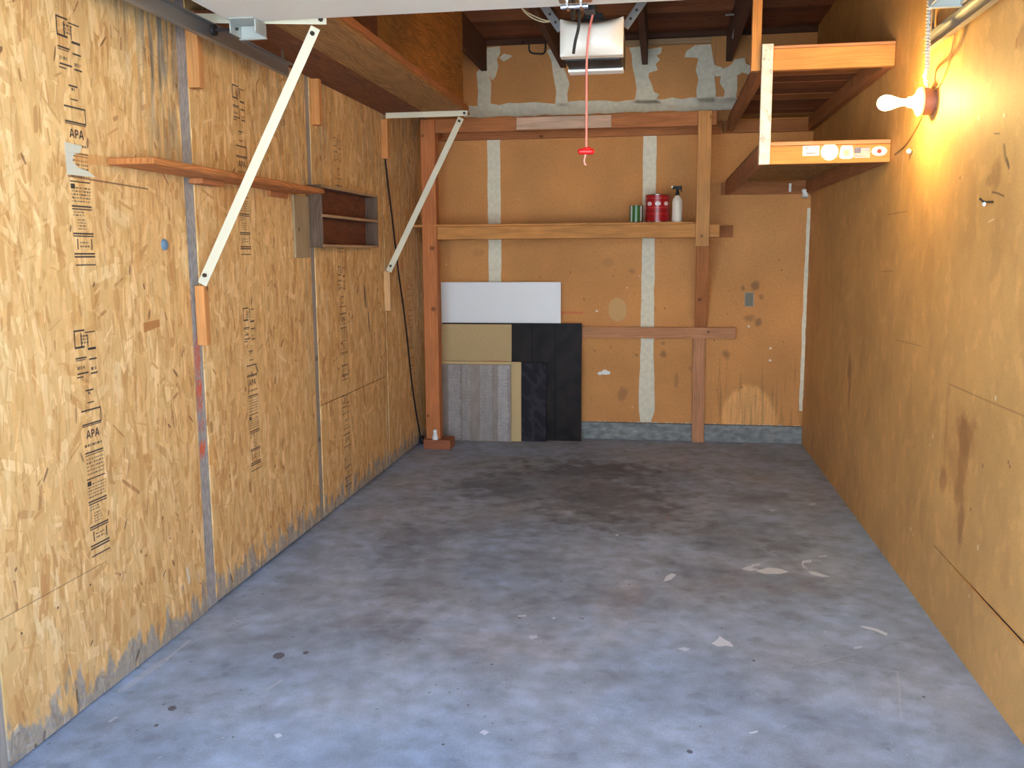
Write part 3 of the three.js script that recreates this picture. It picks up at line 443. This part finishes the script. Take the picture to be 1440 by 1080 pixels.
  for (const s of [-1, 1]) {
    const a = new THREE.Vector3(s * 0.134, 0.15, 0.33), b = new THREE.Vector3(s * 0.425, 0.56, 0.30);
    const st = mesh('perforated_strap', bar(a.toArray(), b.toArray(), 0.034, 0.003, { r: 0.001 }), M.steel, o, null, 'galvanised perforated strap');
    for (let k = 1; k < 12; k++) { const p = a.clone().lerp(b, k / 12); mesh('hole', cyl(0.006, 0.006, 0.0008, 0, 0, 0, 10).rotateX(Math.PI / 2).translate(p.x, p.y, p.z + 0.0022), M.bolt, st); }
  }
  const wp = [[732, 10], [741, 20], [752, 27], [765, 31], [778, 30]].map(([a, b]) => ray(a, b, 'z', 2.72));
  const cw = thing('opener_wire', 'pair of thin beige wires looping to the door opener', 'wire');
  for (const k of [0, 1]) mesh('strand', tube(wp.map((p, i) => new THREE.Vector3(p.x, p.y + k * 0.012 * Math.sin(i / 4 * Math.PI), p.z)), 0.0028, 30, 6), std({ color: rgb(222, 196, 156), roughness: 0.7 }), cw);
}

// ---------------------------------------------------------------- loft shelf, its steel brackets and cleats on the left wall
{
  const s = thing('loft_shelf', 'long plywood loft shelf under the roof along the strand board wall', 'shelf', [0, 2.30, 0.95]);
  mesh('shelf_board', span(0.002, 0.27, 0, 0.018, 0, 2.63), M.plyDark, s, null, 'dark brown plywood'); mesh('shelf_board', span(0.272, 0.535, 0, 0.018, 0.0, 2.63), M.plyLight, s, null, 'pale plywood with oval grain');
  const split = ray(531, 45, 'x', 0.496).z - 0.95;
  mesh('side_panel', span(0.478, 0.496, 0.019, 0.655, 0.0, split - 0.002), M.plyEnd, s, null, 'upright orange plywood panel'); mesh('side_panel', span(0.478, 0.496, 0.019, 0.655, split, 2.62), M.plyDark, s, null, 'upright red brown plywood panel');
  mesh('edge_rail', span(0.497, 0.535, 0.019, 0.055, 0.02, 2.6), M.pineRed, s);

  const bracket = (z, sag, label) => {
    const b = thing('shelf_bracket', label, 'bracket', [0.032, 1.31, z], 'white steel shelf brackets');
    const topY = 0.972 - sag * 0.53, ang = -Math.atan2(0.505, topY);
    const ell = (len) => join([board(0.038, len, 0.003, 0, len / 2, 0, { r: 0.001 }), board(0.003, len, 0.03, -0.0165, len / 2, -0.015, { r: 0.001 })]);
    mesh('brace', ell(1.07 - sag * 0.45).rotateZ(ang).translate(0, -0.005, 0.003), M.whiteSteel, b, null, 'white steel diagonal');
    mesh('arm', join([board(0.53, 0.034, 0.003, 0.265, 0, 0, { r: 0.001 }), board(0.53, 0.003, 0.028, 0.265, 0.0155, -0.014, { r: 0.001 })]).rotateZ(-sag).translate(0.005, 0.972, 0), M.whiteSteel, b, null, 'white steel arm under the shelf');
    for (const [x, y] of [[0.015, 0.03], [0.482, topY - 0.047], [0.515, topY]]) mesh('bolt', cyl(0.008, 0.008, 0.008, 0, 0, 0, 12).rotateX(Math.PI / 2).translate(x, y, 0.008), M.bolt, b);
  };
  bracket(3.615, 0.055, 'white steel shelf bracket bolted beside the wall shelf'); bracket(1.16, 0, 'white steel shelf bracket at the far end of the loft shelf');

  const cleat = (y0, y1, z0, z1, d, label, m = M.cleat) => tag(mesh('wall_cleat', span(0, d, 0, y1 - y0, 0, z1 - z0), m, null, [0.0005, y0, z0]), label, 'cleat', 'wooden cleats on the strand board wall');
  cleat(2.04, 2.25, 3.545, 3.585, 0.048, 'orange wood cleat under the door track');
  cleat(1.07, 1.30, 3.585, 3.622, 0.040, 'orange wood cleat below the diagonal foot beside the wall shelf');
  cleat(2.07, 2.298, 2.30, 2.338, 0.045, 'orange wood cleat above the small cubby');
  cleat(2.02, 2.262, 1.12, 1.155, 0.045, 'orange wood cleat below the far loft bracket arm'); cleat(1.05, 1.305, 1.13, 1.17, 0.04, 'pale wood cleat under the far bracket foot', M.pinePale);
}

// ---------------------------------------------------------------- things on the left wall
{
  const s = thing('wall_shelf', 'narrow orange board shelf on the strand board wall', 'shelf', [0, 1.706, 2.62]);
  mesh('shelf_board', span(0.002, 0.165, 0, 0.022, 0, 1.52, { r: 0.004 }), M.shelfBoard, s);
  mesh('support_block', span(0.001, 0.06, -0.022, -0.0005, 0.83, 1.0), M.pineRed, s); mesh('support_strip', span(0.001, 0.02, -0.026, -0.0005, 0.1, 0.3), M.pineRed, s);

  const c = thing('wall_cubby', 'small open wooden cubby with one inner shelf on the strand board wall', 'cubby', [0, 1.452, 1.52]);
  mesh('back_panel', span(0.001, 0.006, 0, 0.312, 0, 0.93), M.cubby, c);
  mesh('side_panel', span(0.006, 0.082, 0, 0.312, 0.915, 0.93), M.cubbySide, c, null, 'weathered grey side'); mesh('side_panel', span(0.006, 0.082, 0, 0.312, 0, 0.015), M.cubbySide, c);
  for (const y of [0, 0.152, 0.298]) { const b = mesh(y && y < 0.2 ? 'inner_shelf' : 'cross_board', span(0.006, 0.081, y, y + 0.014, 0.0155, 0.9145), M.cubby, c); mesh('front_edge', span(0.081, 0.084, y, y + 0.014, 0.001, 0.929, { r: 0.001 }), M.cubbyEdge, b); }
  tag(mesh('grey_board', span(0, 0.013, 0, 0.305, 0, 0.185), wood(186, 164, 130), null, [0.0005, 1.40, 2.452]), 'weathered grey board upright on the wall next to the cubby', 'board');

  const bp = ray(232, 344, 'x', 0.004);
  tag(mesh('blue_cap', lathe([[0, 0.012], [0.012, 0.011], [0.019, 0.006], [0.021, 0]], 20).rotateZ(-Math.PI / 2), std({ color: rgb(98, 124, 146), roughness: 0.6 }), null, [0.0005, bp.y, bp.z]), 'round blue plastic cap on the strand board wall', 'cap');

  const pts = [[541, 219], [546, 262], [552, 310], [560, 380], [567, 430], [573, 480], [579, 536], [586, 585], [591, 612]].map(([a, b], i) => { const p = ray(a, b, 'x', 0.012); p.y = Math.max(p.y, 0.02); return p; });
  const cb = thing('black_cable', 'thin black cable hanging down the strand board wall to the corner', 'cable');
  mesh('cord', tube(pts, 0.006, 60, 8), M.black, cb);
  const e = pts[pts.length - 1]; mesh('plug', new THREE.CapsuleGeometry(0.018, 0.03, 6, 12).translate(e.x + 0.012, 0.036, e.z), M.black, cb);
}

// ---------------------------------------------------------------- timber rack across the back wall
{
  const s = thing('timber_rack', 'timber storage rack across the back wall with one long shelf', 'rack');
  mesh('post', span(0.092, 0.196, 0.072, 2.345, 0.43, 0.52), wood(226, 144, 90), s, null, 'reddish square post'); 
  mesh('footing_block', span(0.078, 0.278, 0.0, 0.071, 0.40, 0.555), M.block, s, null, 'short wood block under the post');
  mesh('top_beam', span(0.197, 2.125, 2.252, 2.345, 0.47, 0.508), M.pineRed, s);
  mesh('blush_board', span(0.775, 1.425, 2.256, 2.338, 0.509, 0.527), M.blush, s, null, 'pale pinkish board nailed on the top beam');
  mesh('wall_ledger', span(0.02, 2.185, 2.255, 2.345, 0.006, 0.044), M.pineRed, s); 
  mesh('cross_tie', span(0.10, 0.14, 2.27, 2.34, 0.045, 0.429), M.pineRed, s); mesh('cross_tie', span(2.05, 2.09, 2.27, 2.34, 0.045, 0.469), M.pineRed, s);
  mesh('hanging_post', span(2.0, 2.09, 1.455, 2.345, 0.5085, 0.5465), M.pine, s, null, 'orange board hanging down to the shelf');
  mesh('shelf_beam', span(0.197, 2.16, 1.515, 1.604, 0.469, 0.507), M.pineOrange, s, null, 'long front beam of the shelf');
  mesh('shelf_deck', span(0.004, 1.985, 1.605, 1.62, 0.044, 0.52), M.pineOrange, s);
  mesh('shelf_ledger', span(0.02, 2.285, 1.52, 1.603, 0.006, 0.043), M.ledger, s);
  mesh('knee_brace', bar([2.07, 0.87, 0.03], [2.055, 1.512, 0.44], 0.088, 0.036), M.pineRed, s, null, 'slanting dark red brace');
  mesh('lower_rail', span(0.2, 2.322, 0.782, 0.864, 0.045, 0.064), M.pinePink, s, null, 'pinkish rail across the drywall');
  mesh('lower_post', bar([2.068, 0.0, 0.042], [2.058, 0.86, 0.026], 0.09, 0.034), M.pinePink, s, null, 'short pinkish post standing on the floor');
  mesh('rail_end_paint', span(2.3222, 2.3230, 0.783, 0.863, 0.046, 0.063), std({ color: rgb(196, 70, 66), roughness: 0.7 }), s.children[s.children.length - 2], null, 'red painted end');

  const b = thing('light_bulb', 'small white bulb standing on the footing block', 'bulb', [0.165, 0.0715, 0.5465]);
  mesh('glass', lathe([[0.0, 0], [0.022, 0.0], [0.024, 0.006], [0.022, 0.022], [0.015, 0.045], [0.0145, 0.05]], 24), M.white, b); mesh('cap', lathe([[0.0145, 0.05], [0.0155, 0.06], [0.014, 0.072], [0.008, 0.078], [0, 0.079]], 24), M.white, b);
}

// ---------------------------------------------------------------- cans and bottle on the shelf
{
  const canLabel = (paint) => { const [c, x] = canvas(1024, 256); paint(x); return std({ map: texture(c, THREE.RepeatWrapping), roughness: 0.28 }); };
  const can = (name, label, x, z, r, h, m) => {
    const g = thing(name, label, 'can', [x, 1.6205, z]);
    mesh('body', new THREE.CylinderGeometry(r * 0.985, r * 0.985, h * 0.94, 40, 1, true).rotateY(-Math.PI / 2).translate(0, h * 0.5, 0), m, g);
    mesh('foot_rim', lathe([[0, 0.001], [r * 0.96, 0], [r, 0.003], [r, 0.006], [r * 0.98, h * 0.035]], 40), M.chrome, g);
    mesh('rim', lathe([[r * 0.98, h * 0.965], [r, h * 0.975], [r, h - 0.001], [r * 0.95, h], [r * 0.93, h - 0.006]], 40), M.chrome, g);
    mesh('lid', lathe([[r * 0.935, h - 0.005], [r * 0.8, h - 0.004], [r * 0.78, h - 0.008], [0, h - 0.008]], 40), M.chrome, g);
    return g;
  };
  can('paint_can', 'small green and silver can on the timber shelf', 1.597, 0.42, 0.047, 0.118, canLabel((x) => {
    x.fillStyle = 'rgb(54,104,40)'; x.fillRect(0, 0, 1024, 256); x.fillStyle = 'rgb(196,204,190)'; for (const a of [360, 640, 900, 100]) x.fillRect(a, 0, 60, 256); x.fillStyle = 'rgb(30,56,26)'; x.fillRect(420, 0, 60, 256);
    x.fillStyle = 'rgb(186,206,80)'; x.font = 'bold 150px sans-serif'; x.textAlign = 'center'; x.fillText('b', 585, 210);
  }));
  can('paint_can', 'large glossy red can with white ovals on the timber shelf', 1.742, 0.40, 0.084, 0.19, canLabel((x) => {
    x.fillStyle = 'rgb(168,20,26)'; x.fillRect(0, 0, 1024, 256); x.fillStyle = 'rgb(120,14,20)'; x.fillRect(0, 150, 1024, 8); x.fillStyle = 'rgb(212,90,86)'; x.fillRect(0, 28, 1024, 5); x.fillRect(0, 120, 1024, 4);
    x.fillStyle = 'rgb(236,206,200)'; for (let a = 12; a < 1024; a += 125) { x.beginPath(); x.ellipse(a, 84, 40, 20, 0, 0, 7); x.fill(); }
    x.fillStyle = 'rgb(206,70,66)'; for (let a = 20; a < 1024; a += 70) x.fillRect(a, 180, 44, 6);
  }));
  const b = thing('spray_bottle', 'white spray bottle with black trigger head on the timber shelf', 'bottle', [1.876, 1.6205, 0.40]);
  mesh('body', lathe([[0, 0], [0.032, 0], [0.035, 0.004], [0.035, 0.135], [0.031, 0.155], [0.02, 0.172], [0.013, 0.178], [0.013, 0.186], [0, 0.186]], 32), std({ color: rgb(238, 226, 206), roughness: 0.35 }), b);
  mesh('collar', cyl(0.013, 0.015, 0.02, 0, 0.192, 0, 20), M.black, b);
  mesh('trigger_head', [cyl(0.009, 0.011, 0.03, 0, 0.213, 0, 16), board(0.066, 0.022, 0.022, -0.002, 0.235, 0, { r: 0.007 }), bar([0.018, 0.228, 0], [0.030, 0.205, 0], 0.008, 0.014)], M.black, b);
  mesh('nozzle', board(0.018, 0.016, 0.018, -0.034, 0.240, 0, { r: 0.005 }), M.white, b);
}

// ---------------------------------------------------------------- sheets leaning on the back wall
{
  const lean = (name, label, x0, x1, h, t, zFoot, zTop, m) => {
    const g = new RoundedBoxGeometry(x1 - x0, h, t, 1, Math.min(0.002, t * 0.3)), p = g.attributes.position, uv = g.attributes.uv;
    for (let i = 0; i < p.count; i++) uv.setXY(i, p.getX(i) / (x1 - x0) + 0.5, p.getY(i) / h + 0.5);
    g.translate(0, h / 2, t / 2); const a = Math.asin((zFoot - zTop) / h);
    const o = mesh(name, g, m, null, [(x0 + x1) / 2, 0.0, zFoot]); o.rotation.x = -a; o.position.y = 0.0005;
    return tag(o, label, 'board');
  };
  lean('white_board', 'plain white panel standing tallest behind the other leaning sheets', 0.115, 1.036, 1.20, 0.016, 0.086, 0.066, std({ color: rgb(238, 240, 242), roughness: 0.4 }));
  const [bc, bx] = canvas(512, 512, (u, v) => { const k = 30 + fbm(u * 3, v * 1.1, 4) * 14, f = 0.5 + 0.5 * Math.sin((u * 5 - v * v * 1.6 + fbm(u * 2, v * 2, 3)) * 7); return [k + f * 13 * u, k * 0.86 + f * 7 * u, k * 0.84 + f * 6 * u]; });
  bx.globalAlpha = 0.7; bx.fillStyle = 'rgb(12,9,10)'; for (const a of [240, 330, 415]) bx.fillRect(a, 0, 5, 512);
  lean('black_board', 'wide glossy black brown panel leaning on the back wall', 0.125, 1.196, 0.893, 0.014, 0.118, 0.100, new THREE.MeshPhysicalMaterial({ map: texture(bc), roughness: 0.45, specularIntensity: 0.22 }));
  const [tc, tx] = canvas(256, 256, (u, v) => { const k = 1 + fbm(u * 40, v * 40, 3) * 0.06; return [196 * k, 170 * k, 124 * k]; });
  tx.globalAlpha = 0.5; tx.fillStyle = 'rgb(206,116,86)'; tx.fillRect(10, 82, 50, 5); tx.fillRect(150, 80, 90, 5);
  lean('tan_board', 'plain tan hardboard sheet leaning in front of the black panel', 0.125, 0.668, 0.884, 0.010, 0.142, 0.122, std({ map: texture(tc), roughness: 0.85 }));
  const [dc] = canvas(256, 512, (u, v) => { const f = Math.abs(fbm(u * 2 + v * 1.2, v * 1.5, 4)), k = 44 + fbm(u * 60, v * 60, 2) * 8 + 16 * smooth(0.3, 0, f); return [k, k * 0.96, k * 1.1]; });
  lean('charcoal_board', 'charcoal fabric covered panel leaning low before the black panel', 0.45, 0.935, 0.598, 0.014, 0.166, 0.146, new THREE.MeshPhysicalMaterial({ map: texture(dc), roughness: 0.8, specularIntensity: 0.3 }));
  lean('beige_board', 'pale beige board peeking out beside the wrapped panel', 0.13, 0.748, 0.606, 0.012, 0.192, 0.172, std({ color: rgb(206, 180, 132), roughness: 0.85 }));
  const [wc, wx] = canvas(1024, 1024, (u, v) => { const band = 0.5 + 0.5 * Math.sin(u * 16 + fbm(u * 4, v * 0.6, 2) * 2), k = 128 + band * 10 + fbm(u * 8, v * 3, 4) * 14; return [k * 1.07, k * 0.98, k * 0.92]; });
  const wr = rng(12);
  for (const [u0, u1, a] of [[0.1, 0.26, 0.62], [0.3, 0.4, 0.45], [0.56, 0.72, 0.5], [0.82, 0.95, 0.68]]) for (let r = 0; r < 54; r++) { let q = u0 * 1024; while (q < u1 * 1024) { const l = 10 + wr() * 16; wx.globalAlpha = a * (0.6 + wr() * 0.5); wx.fillStyle = 'rgb(224,230,240)'; wx.fillRect(q, 12 + r * 18.6, l, 9); q += l + 6; } }
  lean('wrapped_board', 'low panel in clear printed plastic wrap, foremost of the leaning sheets', 0.14, 0.672, 0.586, 0.016, 0.214, 0.190, std({ map: texture(wc), roughness: 0.3 }));
}

// ---------------------------------------------------------------- two-tier hanging rack in the right corner
{
  const X0 = 2.222, s = thing('hanging_rack', 'two tier hanging timber rack in the corner beside the lamp', 'rack');
  const f1 = mesh('front_beam', span(X0 + 0.046, W - 0.003, 2.262, 2.358, 2.262, 2.30), M.pineOrange, s, null, 'upper orange front beam');
  mesh('deck_edge', span(X0 + 0.046, W - 0.003, 2.359, 2.372, 2.262, 2.302), M.pinePink, s);
  const beam = mesh('front_beam', span(X0 + 0.05, W - 0.003, 1.828, 1.912, 2.262, 2.30), M.pineOrange, s, null, 'lower orange front beam covered in stickers');
  mesh('deck_edge', span(X0 + 0.05, W - 0.003, 1.913, 1.932, 2.262, 2.302), M.pinePink, s);
  mesh('hanging_post', span(X0, X0 + 0.052, 1.826, 2.378, 2.303, 2.325), M.paintedPost, s, null, 'white painted upright');
  mesh('upper_post', span(X0 - 0.046, X0 - 0.002, 2.262, 2.752, 2.262, 2.30), M.pineOrange, s, null, 'orange upright to the joist');
  for (const y of [2.262, 1.828]) {
    mesh('side_rail', span(X0, X0 + 0.038, y, y + 0.085, 0.046, 2.26), M.ledger, s); mesh('wall_rail', span(W - 0.045, W - 0.003, y, y + 0.085, 0.046, 2.26), M.ledger, s);
    mesh('back_ledger', span(X0 - 0.03, W - 0.004, y - 0.005, y + 0.08, 0.006, 0.044), M.ledger, s);
  }
  const bt = [M.ledger, M.plyDark, wood(160, 98, 60), wood(140, 84, 52)];
  for (let i = 0; i < 11; i++) mesh('deck_board', board(W - X0 - 0.006, 0.018, 0.19, 0, 0, 0), i > 9 ? M.plyRack : i === 0 ? M.plyRack : bt[i % 4], s, [(W + X0) / 2, 2.357 + (i % 3) * 0.001, 0.16 + i * 0.2]);
  mesh('deck_sheet', span(X0, W - 0.004, 1.914, 1.926, 0.05, 2.26), M.plyRack, s, null, 'pale plywood deck of the lower tier');
  // stickers on the lower beam
  const Z = 2.3003, at = (px, py) => ray(px, py, 'z', Z);
  const sticker = (shape, px, py, w, h, paint, label) => {
    const [c, x] = canvas(256, 256); x.fillStyle = 'rgb(244,238,222)'; x.fillRect(0, 0, 256, 256); paint(x);
    const geo = new THREE.ExtrudeGeometry(shape, { depth: 0.0006, bevelEnabled: false, curveSegments: 24 }).scale(w, h, 1), p = geo.attributes.position, uv = geo.attributes.uv, q = at(px, py);
    for (let i = 0; i < p.count; i++) uv.setXY(i, p.getX(i) / w + 0.5, p.getY(i) / h + 0.5);
    mesh('sticker', geo, std({ map: texture(c), roughness: 0.4 }), beam, [q.x, q.y, Z], label);
  };
  const rect = new THREE.Shape([[-0.5, -0.5], [0.5, -0.5], [0.5, 0.5], [-0.5, 0.5]].map((p) => new THREE.Vector2(...p))), disc = new THREE.Shape(); disc.absarc(0, 0, 0.5, 0, Math.PI * 2);
  const badge = new THREE.Shape(); badge.moveTo(-0.3, 0.5); badge.lineTo(0.3, 0.5); badge.quadraticCurveTo(0.42, 0.45, 0.44, 0.2); badge.lineTo(0.5, -0.3); badge.quadraticCurveTo(0.4, -0.5, 0.2, -0.5); badge.lineTo(-0.2, -0.5); badge.quadraticCurveTo(-0.4, -0.5, -0.5, -0.3); badge.lineTo(-0.44, 0.2); badge.quadraticCurveTo(-0.42, 0.45, -0.3, 0.5);
  sticker(rect, 1140.5, 212, 0.076, 0.046, (x) => { x.fillStyle = 'rgb(60,60,80)'; x.fillRect(40, 40, 46, 26); x.fillRect(52, 178, 150, 22); x.fillStyle = 'rgb(200,190,176)'; x.fillRect(150, 80, 50, 30); }, 'white rectangular sticker with dark print');
  sticker(disc, 1166.5, 213.5, 0.08, 0.08, (x) => { x.fillStyle = 'rgb(120,110,96)'; x.fillRect(30, 208, 40, 14); }, 'large round white sticker');
  sticker(badge, 1190.5, 214, 0.066, 0.062, (x) => { x.fillStyle = 'rgb(226,204,160)'; x.beginPath(); x.ellipse(128, 140, 62, 70, 0, 0, 7); x.fill(); x.fillStyle = 'rgb(206,176,130)'; x.beginPath(); x.ellipse(128, 140, 24, 34, 0, 0, 7); x.fill(); }, 'white shield shaped sticker');
  sticker(rect, 1212.5, 214.5, 0.07, 0.048, (x) => { x.fillStyle = 'rgb(196,70,70)'; for (let k = 0; k < 7; k++) x.fillRect(0, k * 36.6, 256, 18.3); x.fillStyle = 'rgb(60,64,120)'; x.fillRect(0, 0, 106, 138); x.fillStyle = 'rgb(240,240,240)'; for (let k = 0; k < 20; k++) x.fillRect(10 + (k % 5) * 20, 14 + Math.floor(k / 5) * 30, 6, 6); }, 'small striped flag sticker');
  sticker(disc, 1236.5, 212.5, 0.07, 0.044, (x) => { x.fillStyle = 'rgb(190,40,40)'; x.beginPath(); x.ellipse(128, 128, 38, 58, 0, 0, 7); x.fill(); }, 'white oval sticker with a red centre');
  const q = at(1206, 201); mesh('wood_scar', new THREE.SphereGeometry(1, 14, 8).scale(0.014, 0.009, 0.001), M.ledger, beam, [q.x, q.y, Z]);

  // porcelain knob and clip under the lower tier
  const k = thing('porcelain_knob', 'white porcelain knob screwed under the hanging rack in the corner', 'insulator', [...ray(1132, 278, 'z', 0.072).toArray()]);
  mesh('knob', lathe([[0, 0], [0.018, 0], [0.027, 0.008], [0.026, 0.022], [0.018, 0.03], [0.023, 0.04], [0.023, 0.06], [0, 0.06]], 20), M.white, k); mesh('screw', cyl(0.006, 0.006, 0.004, 0, -0.002, 0, 10), M.bolt, k);
  tag(mesh('white_clip', span(-0.009, 0.009, -0.03, 0.03, 0, 0.008, { r: 0.003 }), M.white, null, [2.672, 1.866, 0.0445]), 'small white plastic clip on the rack ledger', 'clip');
}

// ---------------------------------------------------------------- bare bulb lamp and wiring on the right wall
{
  const p = ray(1302, 143, 'x', W - 0.03), g = thing('wall_lamp', 'bare lit bulb in a porcelain holder on the brown hardboard wall', 'lamp', [W, p.y, p.z]);
  const oct = cyl(0.052, 0.052, 0.045, 0, 0, 0, 8).rotateZ(Math.PI / 2).translate(-0.0235, 0, 0);
  mesh('junction_box', oct, std({ color: rgb(128, 96, 88), roughness: 0.5, metalness: 0.4 }), g);
  mesh('lamp_holder', lathe([[0, 0.046], [0.055, 0.046], [0.057, 0.052], [0.054, 0.060], [0.03, 0.072], [0.022, 0.085], [0.02, 0.098], [0.0, 0.098]], 32).rotateZ(Math.PI / 2), std({ color: rgb(240, 234, 222), roughness: 0.3 }), g, null, 'white porcelain lamp holder');
  const bulbMat = std({ color: rgb(255, 240, 210), emissive: new THREE.Color().setRGB(1, 0.86, 0.55), emissiveIntensity: 1.6, roughness: 0.4 });
  mesh('bulb', lathe([[0, 0.214], [0.012, 0.212], [0.022, 0.205], [0.029, 0.193], [0.031, 0.18], [0.028, 0.163], [0.021, 0.143], [0.015, 0.125], [0.0135, 0.112], [0.0135, 0.099]], 32).rotateZ(Math.PI / 2), bulbMat, g, null, 'glowing clear white bulb');
  const L = new THREE.PointLight(BULB_COLOR, BULB_POWER, 0, 2); L.name = 'bulb_light'; L.position.set(-0.178, 0, 0); L.castShadow = true; L.shadow.radius = 1.2; g.add(L);

  // flexible armoured conduit up to the track
  const c = thing('flexible_conduit', 'white spiral flexible conduit rising from the lamp along the wall', 'conduit');
  const up = [[1304, 96], [1305, 50], [1307, 4]].map(([a, b]) => ray(a, b, 'x', 2.745).toArray()), rise = [[p.x + 0.002, p.y + 0.052, p.z], [p.x - 0.006, p.y + 0.09, p.z + 0.002], ...up, [2.745, ROOF - 0.12, up[2][2]], [2.745, ROOF - 0.004, up[2][2]]];
  mesh('core', tube(rise, 0.007, 60, 10), std({ color: rgb(206, 196, 180), roughness: 0.5 }), c);
  const curve = new THREE.CatmullRomCurve3(rise.map((v) => new THREE.Vector3(...v))), hel = []; for (let i = 0; i <= 900; i++) { const t = i / 900, q = curve.getPointAt(t), a = i * 0.62; hel.push(new THREE.Vector3(q.x + Math.cos(a) * 0.0085, q.y, q.z + Math.sin(a) * 0.0085)); }
  mesh('spiral_armour', new THREE.TubeGeometry(new THREE.CatmullRomCurve3(hel), 1100, 0.0025, 5), std({ color: rgb(232, 226, 214), roughness: 0.4 }), c);
  const wire = (pts, label) => tag(mesh('wall_wire', tube(pts.map(([a, b]) => ray(a, b, 'x', W - 0.006)), 0.0032, 50, 6), std({ color: rgb(188, 140, 78), roughness: 0.7 }), null), label, 'wire', 'thin wires round the lamp');
  wire([[1346, 25], [1340, 62], [1332, 95], [1322, 118], [1314, 126]], 'thin tan wire running up the wall from the lamp'); wire([[1296, 164], [1286, 183], [1273, 203], [1258, 217]], 'thin tan wire running from the lamp to the hanging rack');
  const kp = ray(1283, 214, 'x', W); const kn = thing('wall_hook', 'small white cup hook on the hardboard wall under the lamp', 'hook', [W - 0.0005, kp.y, kp.z]);
  mesh('knob', new THREE.SphereGeometry(0.011, 16, 12).translate(-0.014, 0.004, 0), M.white, kn); mesh('screw', cyl(0.004, 0.004, 0.012, 0, 0, 0, 8).rotateZ(Math.PI / 2).translate(-0.006, 0.002, 0), M.bolt, kn);
  const np = ray(1397, 284, 'x', W); const na = thing('wall_nail', 'bent dark nail with a scrap of white on the hardboard wall', 'nail', [W - 0.0005, np.y, np.z]);
  mesh('shank', tube([[0, 0, 0], [-0.03, 0.002, 0], [-0.042, 0.012, 0.002]], 0.0035, 16, 8), M.bolt, na); mesh('scrap', new THREE.SphereGeometry(1, 12, 8).scale(0.005, 0.008, 0.012).translate(-0.026, -0.006, -0.004), M.white, na);
}

// ---------------------------------------------------------------- small things on the back wall and joists
{
  const p = ray(1053.5, 421, 'z', 0.002), o = thing('outlet_box', 'grey metal electrical box with a blank face on the brown drywall', 'outlet', [p.x, p.y, 0.0005]);
  mesh('box', [span(-0.032, -0.026, -0.052, 0.052, 0, 0.012), span(0.026, 0.032, -0.052, 0.052, 0, 0.012), span(-0.026, 0.026, 0.046, 0.052, 0, 0.012), span(-0.026, 0.026, -0.052, -0.046, 0, 0.012)], M.steelPale, o); mesh('face', span(-0.0255, 0.0255, -0.0455, 0.0455, 0, 0.006), std({ color: rgb(122, 116, 98), roughness: 0.6 }), o);
  const h = ray(755, 66, 'z', 0.9), k = thing('utility_hook', 'black square bent utility hook hanging from a roof joist', 'hook');
  const hk = [[744, 62], [744.5, 71], [748, 74.5], [757, 75.5], [764, 75.5], [766.5, 72], [767, 60], [768, 40]].map(([a, b]) => ray(a, b, 'z', 0.9)); hk[hk.length - 1].y = Math.max(hk[hk.length - 1].y, 2.75);
  hk[hk.length - 1].x = 1.02; mesh('rod', tube(hk, 0.006, 60, 8), M.black, k);
  const m = thing('joist_hook', 'small pale steel hook on the joist near the hanging rack', 'hook');
  const mk = [[1020, 21], [1034, 21], [1036, 24], [1033, 40], [1030, 54]].map(([a, b]) => ray(a, b, 'z', 0.7)); mesh('rod', tube(mk, 0.006, 30, 8), M.steelPale, m);
}

renderer.render(scene, camera);
